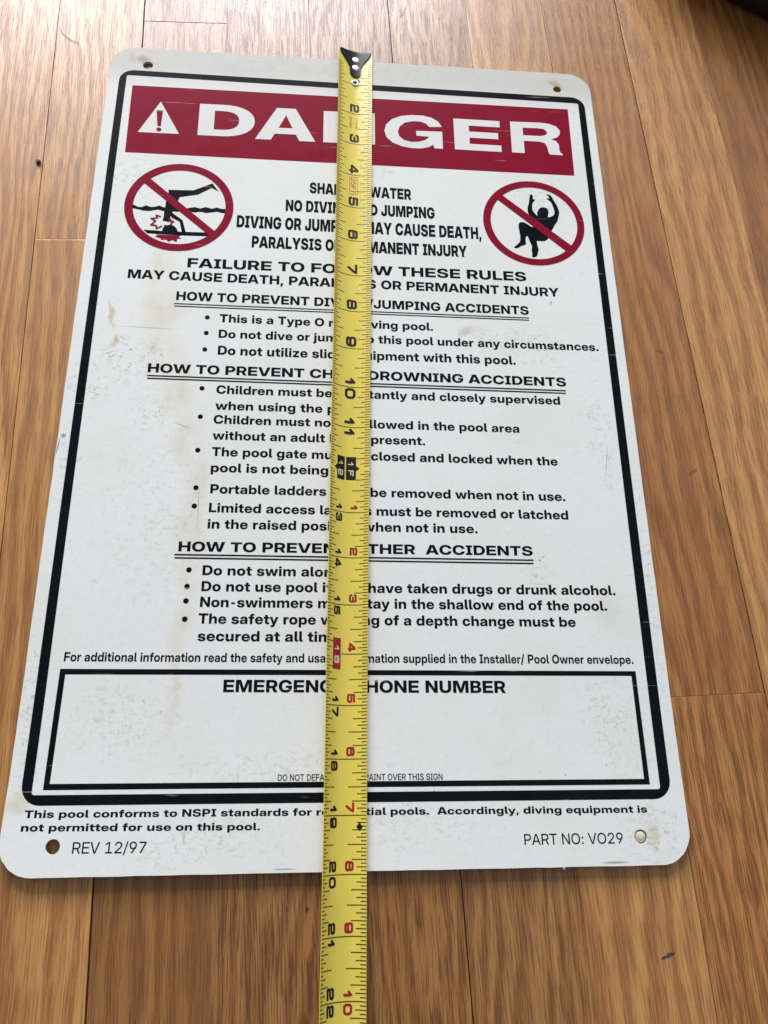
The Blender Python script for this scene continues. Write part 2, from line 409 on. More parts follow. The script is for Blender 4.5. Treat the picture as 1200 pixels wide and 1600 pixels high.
GLYPHS = {
 900: {
  ' ': '269',
  ',': '269/20,-165 50,133 230,133 154,-165',
  'A': '764/0,0 244,728 518,728 764,0 536,0 454,282 428,374q 378,553q 354,650 409,650 385,553q 334,374q 307,282 222,0/182,120 182,276 583,276 583,120',
  'C': '729/373,-12 274,-12q 113,75q 20,243q 20,363 20,485q 113,653q 274,739q 373,739 443,739q 560,698q 648,623q 704,518q 711,453 506,453 502,479q 480,520q 447,548q 403,563q 377,563 328,563q 260,517q 225,427q 225,363 225,300q 259,211q 328,164q 377,164 403,164q 446,179q 479,208q 501,248q 506,273 711,273 703,209q 648,104q 560,29q 443,-12q',
  'D': '711/323,0 124,0 124,168 313,168 373,168q 449,210q 486,297q 486,363 486,430q 448,517q 369,560q 308,560 121,560 121,728 320,728 433,728q 600,638q 691,474q 691,363 691,253q 601,90q 436,0q/242,728 242,0 39,0 39,728',
  'E': '632/39,0 39,728 603,728 603,556 242,556 242,446 575,446 575,280 242,280 242,172 603,172 603,0',
  'G': '740/377,-12 269,-12q 108,80q 20,249q 20,363 20,485q 113,653q 274,739q 373,739 439,739q 557,702q 647,632q 703,536q 708,477 500,477 497,497q 478,529q 448,552q 408,563q 381,563 330,563q 260,517q 225,428q 225,363 225,299q 261,210q 332,164q 384,164 427,164q 485,189q 515,235q 515,265 557,261 383,261 383,406 713,406 713,301 713,207q 629,66q 478,-12q',
  'H': '727/39,0 39,728 242,728 242,456 484,456 484,728 688,728 688,0 484,0 484,284 242,284 242,0',
  'I': '437/24,0 24,159 117,159 117,568 24,568 24,728 412,728 412,568 320,568 320,159 412,159 412,0',
  'J': '585/280,-12 156,-12q 22,114q 22,231 22,289 209,289 209,229 209,194q 244,156q 276,156 308,156q 343,194q 343,229 343,728 546,728 546,226 546,111q 408,-12q',
  'L': '575/39,0 39,728 242,728 242,172 556,172 556,0',
  'M': '925/39,0 39,728 343,728 408,500 417,471q 439,386q 463,293q 483,209q 489,180 437,180 443,209q 463,293q 487,386q 509,471q 517,500 582,728 886,728 886,0 687,0 687,281 687,306q 689,385q 692,479q 694,575q 694,617 717,617 707,575q 683,480q 659,387q 637,308q 629,281 545,0 381,0 295,281 287,308q 265,387q 240,480q 215,575q 205,617 230,617 230,575q 233,479q 236,385q 238,306q 238,281 238,0',
  'N': '738/39,0 39,728 246,728 423,442 435,423q 471,359q 510,286q 527,254 503,197 500,237q 498,338q 496,432q 496,461 496,728 699,728 699,0 492,0 327,266 312,290q 269,364q 219,456q 194,504 234,516 238,464q 242,366q 242,288q 242,266 242,0',
  'O': '746/373,-12 274,-12q 113,75q 20,243q 20,363 20,485q 113,653q 274,739q 373,739 472,739q 632,653q 727,485q 727,363 727,242q 632,75q 472,-12q/373,164 421,164q 487,211q 521,301q 521,363 521,426q 487,516q 421,563q 373,563 326,563q 259,516q 225,426q 225,363 225,301q 259,211q 326,164q',
  'P': '648/39,0 39,728 348,728 435,728q 562,666q 631,552q 631,474 631,396q 562,282q 435,220q 348,220 156,220 156,387 333,387 364,387q 408,408q 433,447q 433,474 433,500q 408,539q 364,561q 333,561 242,561 242,0',
  'R': '666/39,0 39,728 348,728 435,728q 562,666q 631,552q 631,474 631,398q 559,288q 428,228q 337,228 164,228 164,385 333,385 364,385q 408,407q 433,447q 433,474 433,500q 408,540q 364,562q 333,562 242,562 242,0/442,0 284,330 491,330 653,0',
  'S': '685/344,-12 243,-12q 104,47q 31,161q 31,242 223,242 225,213q 255,171q 310,148q 346,148 378,148q 426,165q 453,193q 453,212 453,230q 428,256q 375,276q 334,284 262,297 156,317q 45,426q 45,507 45,576q 120,681q 254,739q 342,739 433,739q 564,682q 636,573q 639,497 452,497 449,535q 392,579q 346,579 318,579q 274,563q 249,535q 249,517 249,499q 271,475q 320,457q 357,450 416,439 479,427q 569,391q 626,339q 654,271q 654,228 654,151q 581,44q 442,-12q',
  'T': '656/20,556 20,728 637,728 637,556 430,556 430,0 227,0 227,556',
  'U': '705/353,-12 257,-12q 117,55q 39,177q 39,259 39,728 236,728 236,275 236,242q 267,189q 319,159q 353,159 387,159q 439,189q 469,241q 469,275 469,728 666,728 666,259 666,177q 588,55q 448,-12q',
  'V': '750/244,0 0,728 224,728 308,445 335,354q 386,169q 411,78 351,78 375,169q 422,354q 449,445 529,728 750,728 514,0',
  'W': '1037/193,0 0,728 221,728 279,445 290,392q 310,285q 329,179q 337,125 291,125 301,179q 321,285q 343,392q 355,445 420,728 617,728 682,445 694,392q 716,285q 736,179q 747,125 699,125 708,179q 727,285q 747,392q 758,445 816,728 1037,728 844,0 621,0 539,336 529,375q 507,488q 489,570 548,570 530,488q 508,375q 499,336 416,0',
  'Y': '730/271,0 271,248 0,728 232,728 337,523 350,498q 374,447q 385,422 356,422 367,447q 389,498q 401,523 500,728 730,728 467,248 467,0',
 },
 800: {
  ' ': '269',
  ',': '269/30,-158 63,125 222,125 147,-158',
  '-': '645/490,348 490,217 155,217 155,348',
  '.': '269/135,-9 97,-9q 43,45q 43,83 43,121q 97,175q 135,175 173,175q 227,121q 227,83 227,45q 173,-9q',
  '/': '379/379,762 145,-109 0,-109 235,762',
  'A': '738/2,0 252,728 484,728 735,0 539,0 440,320 417,400q 370,563q 345,658 393,658 367,563q 320,400q 295,320 193,0/174,140 174,277 564,277 564,140',
  'B': '647/47,0 47,728 350,728 430,728q 542,681q 599,598q 599,543 599,501q 566,435q 505,391q 464,382 464,381 509,378q 582,334q 625,257q 625,206 625,145q 566,53q 453,0q 372,0/218,135 343,135 391,135q 445,179q 445,218 445,245q 421,283q 375,304q 344,304 218,304/218,432 333,432 361,432q 402,452q 424,488q 424,512 424,549q 375,593q 333,593 218,593',
  'C': '728/375,-12 275,-12q 117,77q 25,245q 25,363 25,482q 117,650q 275,739q 375,739 442,739q 555,700q 641,627q 696,525q 704,462 527,462 521,492q 495,538q 457,569q 407,586q 378,586 322,586q 244,532q 202,433q 202,363 202,294q 243,195q 322,142q 378,142 407,142q 456,158q 495,190q 521,235q 527,264 704,264 695,201q 641,100q 554,27q 442,-12q',
  'D': '706/317,0 124,0 124,146 308,146 375,146q 461,195q 503,292q 503,364 503,436q 461,532q 373,581q 306,581 120,581 120,728 317,728 428,728q 591,638q 680,475q 680,364 680,253q 592,89q 429,0q/223,728 223,0 47,0 47,728',
  'E': '619/47,0 47,728 589,728 589,578 223,578 223,438 561,438 561,293 223,293 223,149 589,149 589,0',
  'F': '593/47,0 47,728 572,728 572,578 223,578 223,423 550,423 550,279 223,279 223,0',
  'G': '738/377,-12 271,-12q 113,81q 25,250q 25,363 25,482q 117,650q 275,739q 374,739 438,739q 552,702q 640,633q 695,539q 701,480 522,480 517,505q 494,544q 457,571q 410,586q 380,586 324,586q 244,533q 202,433q 202,363 202,294q 245,194q 325,142q 382,142 429,142q 497,174q 534,232q 534,270 573,267 388,267 388,396 706,396 706,297 706,205q 622,66q 475,-12q',
  'H': '722/47,0 47,728 223,728 223,445 500,445 500,728 675,728 675,0 500,0 500,296 223,296 223,0',
  'I': '413/28,0 28,140 119,140 119,588 28,588 28,728 385,728 385,588 294,588 294,140 385,140 385,0',
  'J': '573/273,-11 156,-11q 25,111q 25,226 25,279 189,279 189,224 189,181q 232,135q 270,135 308,135q 352,181q 352,224 352,728 527,728 527,221 527,109q 393,-11q',
  'L': '566/47,0 47,728 223,728 223,149 545,149 545,0',
  'M': '909/47,0 47,728 307,728 401,442 408,416q 430,341q 452,258q 472,183q 478,158 433,158 439,183q 458,258q 480,341q 501,416q 509,442 602,728 862,728 862,0 689,0 689,315 689,340q 691,413q 694,497q 696,584q 696,623 717,623 706,583q 682,495q 659,410q 638,339q 630,315 526,0 384,0 278,315 270,339q 249,410q 225,495q 200,583q 189,623 212,623 213,584q 215,497q 217,413q 219,340q 219,315 219,0',
  'N': '731/47,0 47,728 229,728 435,397 447,379q 481,318q 519,249q 536,218 515,170 513,207q 510,300q 509,387q 509,412 509,728 684,728 684,0 503,0 313,303 299,325q 257,396q 208,485q 182,533 215,548 219,495q 222,399q 223,324q 223,303 223,0',
  'O': '747/373,-12 275,-12q 117,78q 25,245q 25,363 25,482q 117,650q 275,739q 373,739 472,739q 629,650q 721,482q 721,363 721,245q 629,77q 472,-12q/373,142 426,142q 503,194q 544,293q 544,363 544,434q 503,534q 426,586q 373,586 322,586q 245,534q 202,434q 202,363 202,293q 245,194q 322,142q',
  'P': '639/47,0 47,728 345,728 429,728q 552,668q 619,557q 619,482 619,406q 551,296q 428,236q 344,236 146,236 146,381 332,381 368,381q 419,406q 447,451q 447,482 447,513q 419,557q 368,582q 332,582 223,582 223,0',
  'R': '658/47,0 47,728 347,728 431,728q 554,668q 621,557q 621,482 621,408q 551,300q 424,241q 337,241 154,241 154,380 335,380 370,380q 421,405q 449,451q 449,482 449,513q 421,558q 370,583q 335,583 223,583 223,0/455,0 292,329 474,329 640,0',
  'S': '668/336,-12 240,-12q 104,47q 33,160q 33,240 200,240 201,206q 235,156q 296,129q 338,129 375,129q 431,149q 462,185q 462,209 462,229q 435,260q 380,283q 336,292 262,307 155,329q 47,433q 47,513 47,581q 119,682q 248,739q 333,739 420,739q 547,682q 616,575q 619,501 456,501 453,546q 388,598q 335,598 303,598q 252,578q 223,544q 223,521 223,501q 247,472q 299,451q 340,443 405,429 465,417q 552,381q 608,330q 635,263q 635,221 635,148q 564,44q 430,-12q',
  'T': '645/21,578 21,728 625,728 625,578 410,578 410,0 235,0 235,578',
  'U': '705/352,-12 260,-12q 122,55q 46,176q 46,256 46,728 217,728 217,270 217,232q 251,172q 312,138q 352,138 393,138q 454,172q 487,231q 487,270 487,728 659,728 659,256 659,176q 583,55q 445,-12q',
  'V': '727/252,0 2,728 195,728 297,408 320,329q 368,161q 394,69 343,69 368,161q 414,329q 437,408 535,728 724,728 481,0',
  'W': '1016/197,0 2,728 191,728 264,404 275,355q 293,257q 312,159q 320,110 282,110 291,159q 311,257q 332,355q 343,404 421,728 595,728 673,404 684,355q 705,257q 725,159q 734,110 695,110 704,159q 722,257q 741,355q 752,404 824,728 1014,728 819,0 625,0 532,368 522,409q 500,519q 483,593 533,593 516,519q 495,409q 484,368 391,0',
  'Y': '709/273,0 273,260 2,728 203,728 318,516 333,488q 361,433q 375,405 344,405 357,433q 383,488q 398,516 507,728 707,728 443,260 443,0',
  'a': '567/205,-9 153,-9q 73,25q 28,93q 28,144 28,188q 59,247q 114,284q 187,303q 228,306 274,310q 330,320q 354,337q 354,352 354,355 354,370q 336,393q 304,406q 282,406 259,406q 225,392q 205,366q 203,349 47,349 51,405q 108,484q 213,527q 288,527 344,527q 431,503q 490,456q 521,390q 521,347 521,0 356,0 356,72 354,72 339,45q 297,9q 241,-9q/256,101 284,101q 329,122q 355,160q 355,186 355,232 349,229q 330,224q 307,219q 280,214q 264,211 242,208q 207,193q 187,169q 187,152 187,136q 204,113q 235,101q',
  'b': '611/362,-11 328,-11q 271,9q 227,49q 214,80 213,80 213,0 47,0 47,728 215,728 215,446 216,446 232,474q 275,509q 331,527q 364,527 429,527q 529,459q 585,338q 585,259 585,177q 530,56q 430,-11q/315,123 346,123q 391,156q 415,216q 415,259 415,301q 391,361q 346,393q 315,393 284,393q 235,360q 208,300q 208,259 208,218q 235,157q 284,123q',
  'c': '569/292,-12 212,-12q 92,56q 26,177q 26,258 26,338q 92,459q 212,527q 292,527 346,527q 436,496q 503,439q 542,360q 545,313 383,313 381,331q 367,361q 344,383q 314,394q 295,394 264,394q 219,361q 196,300q 196,258 196,216q 219,154q 264,121q 295,121 314,121q 344,133q 366,155q 380,185q 382,204 545,204 543,157q 505,78q 438,20q 347,-12q',
  'd': '611/248,-11 181,-11q 81,56q 26,177q 26,259 26,338q 82,459q 182,527q 247,527 281,527q 335,509q 379,474q 395,446 396,446 396,728 564,728 564,0 398,0 398,80 397,80 384,49q 340,9q 282,-11q/296,123 328,123q 376,157q 402,218q 402,259 402,300q 376,360q 328,393q 296,393 265,393q 220,361q 196,301q 196,259 196,216q 220,156q 265,123q',
  'e': '572/291,-12 212,-12q 92,57q 26,179q 26,258 26,337q 92,458q 210,527q 287,527 345,527q 441,489q 510,418q 548,320q 548,262 548,216 80,216 80,317 470,317 393,296 393,330q 368,378q 323,403q 291,403 259,403q 214,378q 189,330q 189,296 189,222 189,188q 215,137q 263,109q 297,109 322,109q 361,123q 387,148q 393,165 545,165 535,113q 464,34q 356,-12q',
  'f': '397/378,516 378,386 9,386 9,516/103,0 103,573 103,625q 142,694q 222,728q 283,728 313,728q 366,728q 378,728 378,598 371,598q 338,598q 326,598 296,598q 272,573q 272,544 272,0',
  'g': '611/301,-211 222,-211q 116,-167q 59,-90q 51,-40 212,-40 216,-56q 240,-79q 277,-92q 301,-92 348,-92q 397,-40q 397,12 397,91 397,91 383,61q 339,22q 282,4q 248,4 181,4q 81,70q 26,188q 26,263 26,340q 82,459q 182,527q 247,527 281,527q 336,508q 381,471q 396,444 397,444 397,516 564,516 564,28 564,-56q 500,-161q 382,-211q/296,135 328,135q 376,167q 402,226q 402,266 402,306q 376,364q 328,396q 296,396 265,396q 220,365q 196,307q 196,266 196,225q 220,166q 265,135q',
  'h': '601/215,280 215,0 47,0 47,728 215,728 215,378 188,378 212,446q 303,527q 377,527 433,527q 512,478q 554,388q 554,324 554,0 386,0 386,289 386,335q 342,383q 302,383 276,383q 236,361q 215,315q',
  'i': '262/47,0 47,516 215,516 215,0/130,566 90,566q 38,614q 38,651 38,688q 90,735q 130,735 171,735q 223,688q 223,651 223,614q 171,566q',
  'j': '262/47,516 216,516 216,-31 216,-87q 174,-165q 90,-204q 27,-204 -38,-204 -38,-74 -4,-74 23,-74q 47,-46q 47,-14/131,566 91,566q 39,614q 39,651 39,688q 91,735q 131,735 172,735q 224,688q 224,651 224,614q 172,566q',
  'k': '568/198,134 198,332 217,332 374,516 567,516 341,250 297,250/47,0 47,728 215,728 215,0/382,0 238,213 348,331 576,0',
  'l': '290/228,0 132,0q 47,70q 47,149 47,728 215,728 215,165 215,145q 234,126q 255,126 260,126q 272,126q 276,126 276,0 264,0q 240,0q',
  'm': '902/47,0 47,516 209,516 209,395 201,395 214,440q 263,499q 330,527q 366,527 425,527q 513,459q 522,395 507,395 516,438q 567,496q 640,527q 681,527 732,527q 810,483q 855,401q 855,343 855,0 687,0 687,306 687,347q 643,391q 610,391 586,391q 551,369q 531,330q 531,304 531,0 371,0 371,308 371,346q 329,391q 294,391 272,391q 236,369q 215,329q 215,300 215,0',
  'n': '601/215,280 215,0 47,0 47,516 213,516 213,378 188,378 212,446q 303,527q 377,527 433,527q 512,478q 554,388q 554,324 554,0 386,0 386,289 386,335q 342,383q 302,383 276,383q 236,361q 215,315q',
  'o': '593/297,-12 216,-12q 94,55q 26,176q 26,258 26,339q 94,460q 216,527q 297,527 378,527q 500,460q 568,339q 568,258 568,176q 500,55q 378,-12q/297,122 326,122q 372,154q 398,214q 398,258 398,301q 372,362q 326,394q 297,394 268,394q 222,362q 196,301q 196,258 196,214q 222,154q 268,122q',
  'p': '611/47,-204 47,516 213,516 213,448 215,448 231,475q 274,509q 331,527q 364,527 429,527q 529,459q 585,338q 585,259 585,177q 530,56q 430,-11q 362,-11 328,-11q 273,9q 230,48q 217,77 215,77 215,-204/315,123 346,123q 391,156q 415,216q 415,259 415,301q 391,361q 346,393q 315,393 284,393q 235,360q 208,300q 208,259 208,218q 235,157q 284,123q',
  'q': '611/564,-204 396,-204 396,77 394,77 381,48q 338,9q 282,-11q 248,-11 181,-11q 81,56q 26,177q 26,259 26,338q 82,459q 182,527q 247,527 281,527q 336,509q 380,475q 396,448 398,448 398,516 564,516/296,123 328,123q 376,157q 402,218q 402,259 402,300q 376,360q 328,393q 296,393 265,393q 220,361q 196,301q 196,259 196,216q 220,156q 265,123q',
  'r': '394/47,0 47,516 210,516 210,425 211,425 225,474q 285,517q 337,517 351,517q 373,517q 383,517 383,378 374,378q 335,380q 316,380 286,380q 241,352q 215,301q 215,264 215,0',
  's': '538/275,-13 203,-13q 93,30q 27,110q 22,165 188,165 192,137q 235,103q 272,103 307,103q 346,128q 346,147 346,164q 314,185q 283,191 190,207 114,221q 34,298q 34,359 34,410q 90,485q 193,526q 265,526 337,526q 443,483q 502,403q 503,348 349,348 348,375q 305,411q 271,411 238,411q 202,386q 202,367 202,351q 231,329q 257,324 361,305 441,291q 516,222q 516,165 516,112q 456,32q 347,-13q',
  't': '392/372,516 372,386 9,386 9,516/97,656 266,656 266,173 266,149q 285,130q 313,130 326,130q 363,130q 372,130 372,0 359,0q 305,0q 277,0 183,0q 97,70q 97,145',
  'u': '601/224,-11 168,-11q 89,37q 47,128q 47,192 47,516 215,516 215,226 215,181q 259,132q 299,132 325,132q 365,155q 386,200q 386,235 386,516 554,516 554,0 388,0 388,138 413,138 389,70q 299,-11q',
  'v': '571/190,0 2,516 178,516 253,278 267,229q 295,131q 308,82 268,82 281,131q 307,229q 322,278 395,516 569,516 381,0',
  'w': '845/161,0 2,516 179,516 219,354 232,298q 258,175q 270,116 248,116 262,175q 291,298q 306,354 348,516 497,516 540,354 554,298q 583,175q 597,116 575,116 588,175q 612,297q 625,354 664,516 843,516 685,0 511,0 454,193 446,221q 431,279q 416,340q 408,369 437,369 430,340q 414,279q 399,221q 391,193 334,0',
  'y': '571/63,-204 63,-74 134,-74 152,-74q 172,-64q 186,-41q 192,-22 200,1 2,516 178,516 254,278 269,230q 297,131q 310,82 262,82 275,131q 302,230q 318,278 395,516 569,516 346,-73 329,-119q 283,-177q 219,-204q 176,-204 148,-204q 90,-204q',
  'z': '541/47,0 47,110 292,384 292,385 47,385 47,516 489,516 489,399 250,131 250,130 493,130 493,0',
 },
 740: {
  ' ': '269',
  '.': '269/135,-9 99,-9q 49,42q 49,78 49,114q 99,164q 135,164 171,164q 222,114q 222,78 222,42q 171,-9q',
  '/': '370/369,762 134,-109 1,-109 236,762',
  'F': '586/51,0 51,728 565,728 565,591 212,591 212,421 542,421 542,288 212,288 212,0',
  'I': '400/30,0 30,129 120,129 120,599 30,599 30,728 370,728 370,599 280,599 280,129 370,129 370,0',
  'O': '747/374,-12 276,-12q 119,79q 29,247q 29,363 29,481q 119,649q 276,739q 374,739 472,739q 628,649q 719,481q 719,363 719,247q 628,79q 472,-12q/374,129 428,129q 511,184q 557,289q 557,363 557,438q 511,543q 428,598q 374,598 319,598q 237,543q 190,438q 190,363 190,289q 237,184q 319,129q',
  'P': '635/51,0 51,728 343,728 425,728q 546,669q 612,560q 612,486 612,412q 546,303q 424,244q 341,244 141,244 141,378 332,378 370,378q 425,405q 455,453q 455,486 455,519q 425,567q 370,594q 332,594 212,594 212,0',
  'a': '559/207,-9 156,-9q 76,25q 30,93q 30,145 30,189q 62,247q 117,283q 190,302q 231,305 278,310q 333,319q 357,336q 357,352 357,355 357,372q 338,399q 303,414q 278,414 253,414q 215,398q 193,370q 191,351 47,351 51,405q 108,484q 211,527q 283,527 337,527q 422,503q 480,456q 509,390q 509,349 509,0 359,0 359,73 357,73 343,46q 302,10q 245,-9q/251,95 283,95q 332,119q 359,160q 359,187 359,237 352,234q 333,228q 307,222q 277,217q 260,215 236,211q 198,195q 176,169q 176,150 176,133q 195,108q 229,95q',
  'd': '603/250,-11 183,-11q 83,56q 27,177q 27,258 27,338q 83,459q 184,527q 249,527 283,527q 338,509q 383,473q 399,445 400,445 400,728 554,728 554,0 402,0 402,79 401,79 387,49q 342,9q 284,-11q/291,113 326,113q 378,149q 407,214q 407,258 407,303q 378,367q 326,403q 291,403 258,403q 209,369q 182,304q 182,258 182,213q 209,148q 258,113q',
  'e': '566/288,-12 210,-12q 92,57q 27,179q 27,257 27,336q 93,458q 208,527q 284,527 341,527q 435,489q 503,417q 540,320q 540,261 540,219 80,219 80,315 467,315 398,293 398,330q 371,383q 321,412q 287,412 253,412q 204,383q 177,330q 177,293 177,226 177,189q 204,132q 256,102q 293,102 320,102q 362,117q 390,145q 396,163 536,163 526,112q 457,33q 352,-12q',
  'f': '381/362,516 362,396 9,396 9,516/102,0 102,579 102,629q 141,695q 217,728q 275,728 302,728q 352,728q 362,728 362,608 355,608q 323,608q 312,608 281,608q 256,583q 256,552 256,0',
  'g': '603/297,-211 221,-211q 118,-168q 60,-92q 53,-42 200,-42 205,-60q 231,-86q 271,-100q 297,-100 347,-100q 401,-44q 401,10 401,89 401,89 386,59q 341,20q 284,1q 250,1 183,1q 83,68q 27,186q 27,262 27,340q 83,459q 184,527q 249,527 283,527q 339,508q 385,470q 401,442 401,442 401,516 554,516 554,23 554,-59q 490,-163q 374,-211q/291,123 326,123q 378,158q 407,222q 407,265 407,308q 378,371q 326,406q 291,406 258,406q 209,373q 182,309q 182,265 182,220q 209,156q 258,123q',
  'h': '592/203,284 203,0 49,0 49,728 203,728 203,380 176,380 200,448q 291,527q 363,527 418,527q 499,479q 542,388q 542,323 542,0 389,0 389,294 389,343q 342,395q 298,395 270,395q 227,371q 203,322q',
  'i': '252/49,0 49,516 203,516 203,0/126,575 88,575q 39,620q 39,655 39,689q 88,734q 125,734 163,734q 212,689q 212,654 212,620q 163,575q',
  'l': '280/222,0 131,0q 49,67q 49,143 49,728 203,728 203,158 203,136q 222,117q 245,117 250,117q 262,117q 266,117 266,0 255,0q 233,0q',
  'm': '891/49,0 49,516 197,516 197,398 189,398 202,442q 252,499q 318,527q 354,527 413,527q 500,459q 509,398 494,398 504,439q 554,496q 626,527q 668,527 718,527q 797,483q 842,401q 842,342 842,0 688,0 688,312 688,356q 641,401q 605,401 579,401q 540,377q 519,336q 519,308 519,0 372,0 372,315 372,354q 326,401q 290,401 265,401q 226,378q 203,334q 203,303 203,0',
  'n': '592/203,284 203,0 49,0 49,516 201,516 201,380 176,380 200,448q 291,527q 363,527 418,527q 499,479q 542,388q 542,323 542,0 389,0 389,294 389,343q 342,395q 298,395 270,395q 227,371q 203,322q',
  'o': '586/293,-12 214,-12q 94,55q 27,176q 27,257 27,339q 94,460q 214,527q 293,527 372,527q 492,460q 558,339q 558,257 558,176q 492,55q 372,-12q/293,112 326,112q 375,146q 403,212q 403,257 403,304q 375,369q 326,404q 293,404 260,404q 210,369q 182,304q 182,257 182,211q 210,146q 260,112q',
  'p': '603/49,-204 49,516 201,516 201,447 203,447 218,473q 263,509q 321,527q 354,527 420,527q 519,459q 576,338q 576,258 576,177q 520,56q 420,-11q 353,-11 319,-11q 262,9q 219,48q 204,77 203,77 203,-204/311,113 345,113q 394,148q 421,213q 421,258 421,304q 394,369q 345,403q 311,403 277,403q 225,367q 196,303q 196,258 196,214q 225,149q 277,113q',
  'r': '381/49,0 49,516 198,516 198,427 199,427 213,474q 273,519q 325,519 338,519q 359,518q 369,517 369,388 360,389q 323,391q 305,391 275,391q 229,364q 203,311q 203,273 203,0',
  's': '527/269,-13 200,-13q 93,29q 29,108q 25,163 176,163 180,132q 226,95q 266,95 304,95q 347,124q 347,146 347,165q 314,188q 282,194 191,211 115,225q 37,302q 37,362 37,412q 91,486q 191,526q 260,526 329,526q 431,483q 488,405q 490,351 348,351 348,380q 301,419q 265,419 230,419q 189,390q 189,369 189,350q 221,326q 249,320 350,301 428,286q 503,218q 503,161 503,108q 444,31q 338,-13q',
  't': '378/357,516 357,396 9,396 9,516/98,656 251,656 251,165 251,139q 272,120q 300,120 313,120q 348,120q 357,120 357,0 344,0q 294,0q 269,0 180,0q 98,68q 98,140',
  'u': '592/229,-11 174,-11q 93,37q 49,128q 49,192 49,516 203,516 203,222 203,173q 250,121q 293,121 322,121q 365,145q 389,194q 389,232 389,516 542,516 542,0 391,0 391,136 416,136 391,68q 301,-11q',
  'v': '561/194,0 4,516 165,516 246,268 261,221q 288,127q 301,80 264,80 277,127q 304,221q 318,268 397,516 557,516 367,0',
  'w': '829/163,0 4,516 165,516 210,343 224,287q 249,167q 262,109 242,109 256,167q 284,287q 299,343 346,516 483,516 530,343 544,287q 573,167q 587,109 566,109 579,167q 604,287q 618,343 661,516 825,516 666,0 507,0 449,200 441,229q 425,290q 409,353q 401,383 429,383 421,353q 405,290q 389,229q 380,200 321,0',
  'y': '561/63,-204 63,-84 131,-84 149,-84q 170,-73q 184,-50q 191,-31 203,2 4,516 165,516 247,268 262,221q 290,127q 303,80 259,80 272,127q 299,222q 314,268 397,516 557,516 331,-77 315,-121q 269,-177q 207,-204q 166,-204 141,-204q 88,-204q',
 },
 560: {
  ' ': '269',
  '&': '629/269,-10 197,-10q 91,42q 32,134q 32,193 32,231q 59,293q 123,355q 176,393 305,483 324,497q 347,525q 359,554q 359,568 359,597q 315,640q 279,640 256,640q 219,619q 198,583q 198,559 198,538q 217,497q 259,443q 294,402 633,0 504,0 223,326 177,381q 119,459q 92,525q 92,561 92,612q 139,691q 223,735q 279,735 334,735q 416,694q 462,620q 462,574 462,543q 440,485q 397,434q 365,410 218,302 182,275q 147,226q 147,197 147,166q 180,116q 238,86q 273,86 315,86q 391,126q 452,195q 487,285q 487,336 590,336 590,285q 568,191q 523,113q 489,84 462,61 427,27q 323,-10q',
  '/': '346/341,762 107,-109 4,-109 239,762',
  '0': '645/322,-12 236,-12q 113,80q 47,248q 47,363 47,479q 113,647q 236,739q 322,739 409,739q 532,647q 597,479q 597,363 597,248q 532,80q 409,-12q/322,89 374,89q 445,155q 483,278q 483,363 483,449q 445,572q 374,639q 322,639 271,639q 199,572q 161,449q 161,363 161,278q 199,155q 271,89q',
  '1': '645/100,0 100,101 565,101 565,0/401,728 401,0 284,0 284,612 284,612 108,497 108,610 289,728',
  '2': '645/72,0 72,93 335,325 374,360q 428,417q 457,475q 457,510 457,549q 424,607q 365,639q 325,639 281,639q 218,601q 184,532q 184,484 72,484 72,561q 134,675q 248,739q 324,739 396,739q 507,683q 570,583q 570,516 570,467q 534,383q 463,303q 411,257 237,102 237,101 574,101 574,0',
  '5': '645/323,-10 249,-10q 134,48q 65,151q 62,218 178,218 181,180q 220,122q 284,88q 324,88 366,88q 429,127q 465,196q 465,240 465,284q 431,353q 369,392q 328,392 275,392q 198,348q 184,307 71,307 95,728 539,728 539,626 203,626 187,425 188,425 219,457q 299,489q 347,489 397,489q 482,453q 545,386q 581,296q 581,242 581,168q 516,54q 401,-10q',
  '6': '645/324,-11 248,-11q 132,52q 66,165q 66,238 66,295q 119,413q 175,492 341,728 472,728 229,389 212,389 222,408q 253,446q 306,472q 346,472 415,472q 519,412q 579,306q 579,236 579,163q 514,52q 399,-11q/322,88 362,88q 426,127q 464,194q 464,236 464,277q 426,343q 362,381q 322,381 282,381q 218,343q 181,277q 181,236 181,194q 218,127q 282,88q',
  'A': '685/7,0 268,728 418,728 678,0 546,0 413,393 395,451q 354,582q 327,675 361,675 333,582q 292,451q 273,393 136,0/158,180 158,280 527,280 527,180',
  'C': '724/378,-12 278,-12q 124,82q 37,251q 37,363 37,477q 124,646q 278,739q 378,739 439,739q 544,703q 626,635q 680,540q 689,481 566,481 559,517q 525,572q 477,611q 415,630q 379,630 311,630q 212,564q 159,444q 159,363 159,283q 212,164q 311,97q 379,97 415,97q 476,117q 525,155q 558,210q 566,246 689,246 680,187q 626,92q 544,24q 439,-12q',
  'D': '696/304,0 123,0 123,104 297,104 379,104q 485,166q 537,282q 537,365 537,447q 485,562q 381,624q 303,624 119,624 119,728 311,728 418,728q 575,640q 659,477q 659,365 659,252q 574,88q 416,0q/184,728 184,0 63,0 63,728',
  'E': '595/63,0 63,728 562,728 562,622 184,622 184,422 534,422 534,318 184,318 184,105 562,105 562,0',
  'F': '569/63,0 63,728 546,728 546,622 184,622 184,416 519,416 519,313 184,313 184,0',
  'G': '733/377,-12 277,-12q 124,83q 37,252q 37,363 37,477q 125,646q 278,739q 375,739 436,739q 542,703q 625,636q 679,544q 687,488 564,488 557,520q 525,572q 476,610q 414,630q 378,630 311,630q 213,564q 159,444q 159,363 159,283q 213,164q 312,97q 379,97 434,97q 522,144q 573,226q 573,281 605,279 400,279 400,376 692,376 692,290 692,202q 610,66q 468,-12q',
  'H': '713/63,0 63,728 184,728 184,424 530,424 530,728 651,728 651,0 530,0 530,319 184,319 184,0',
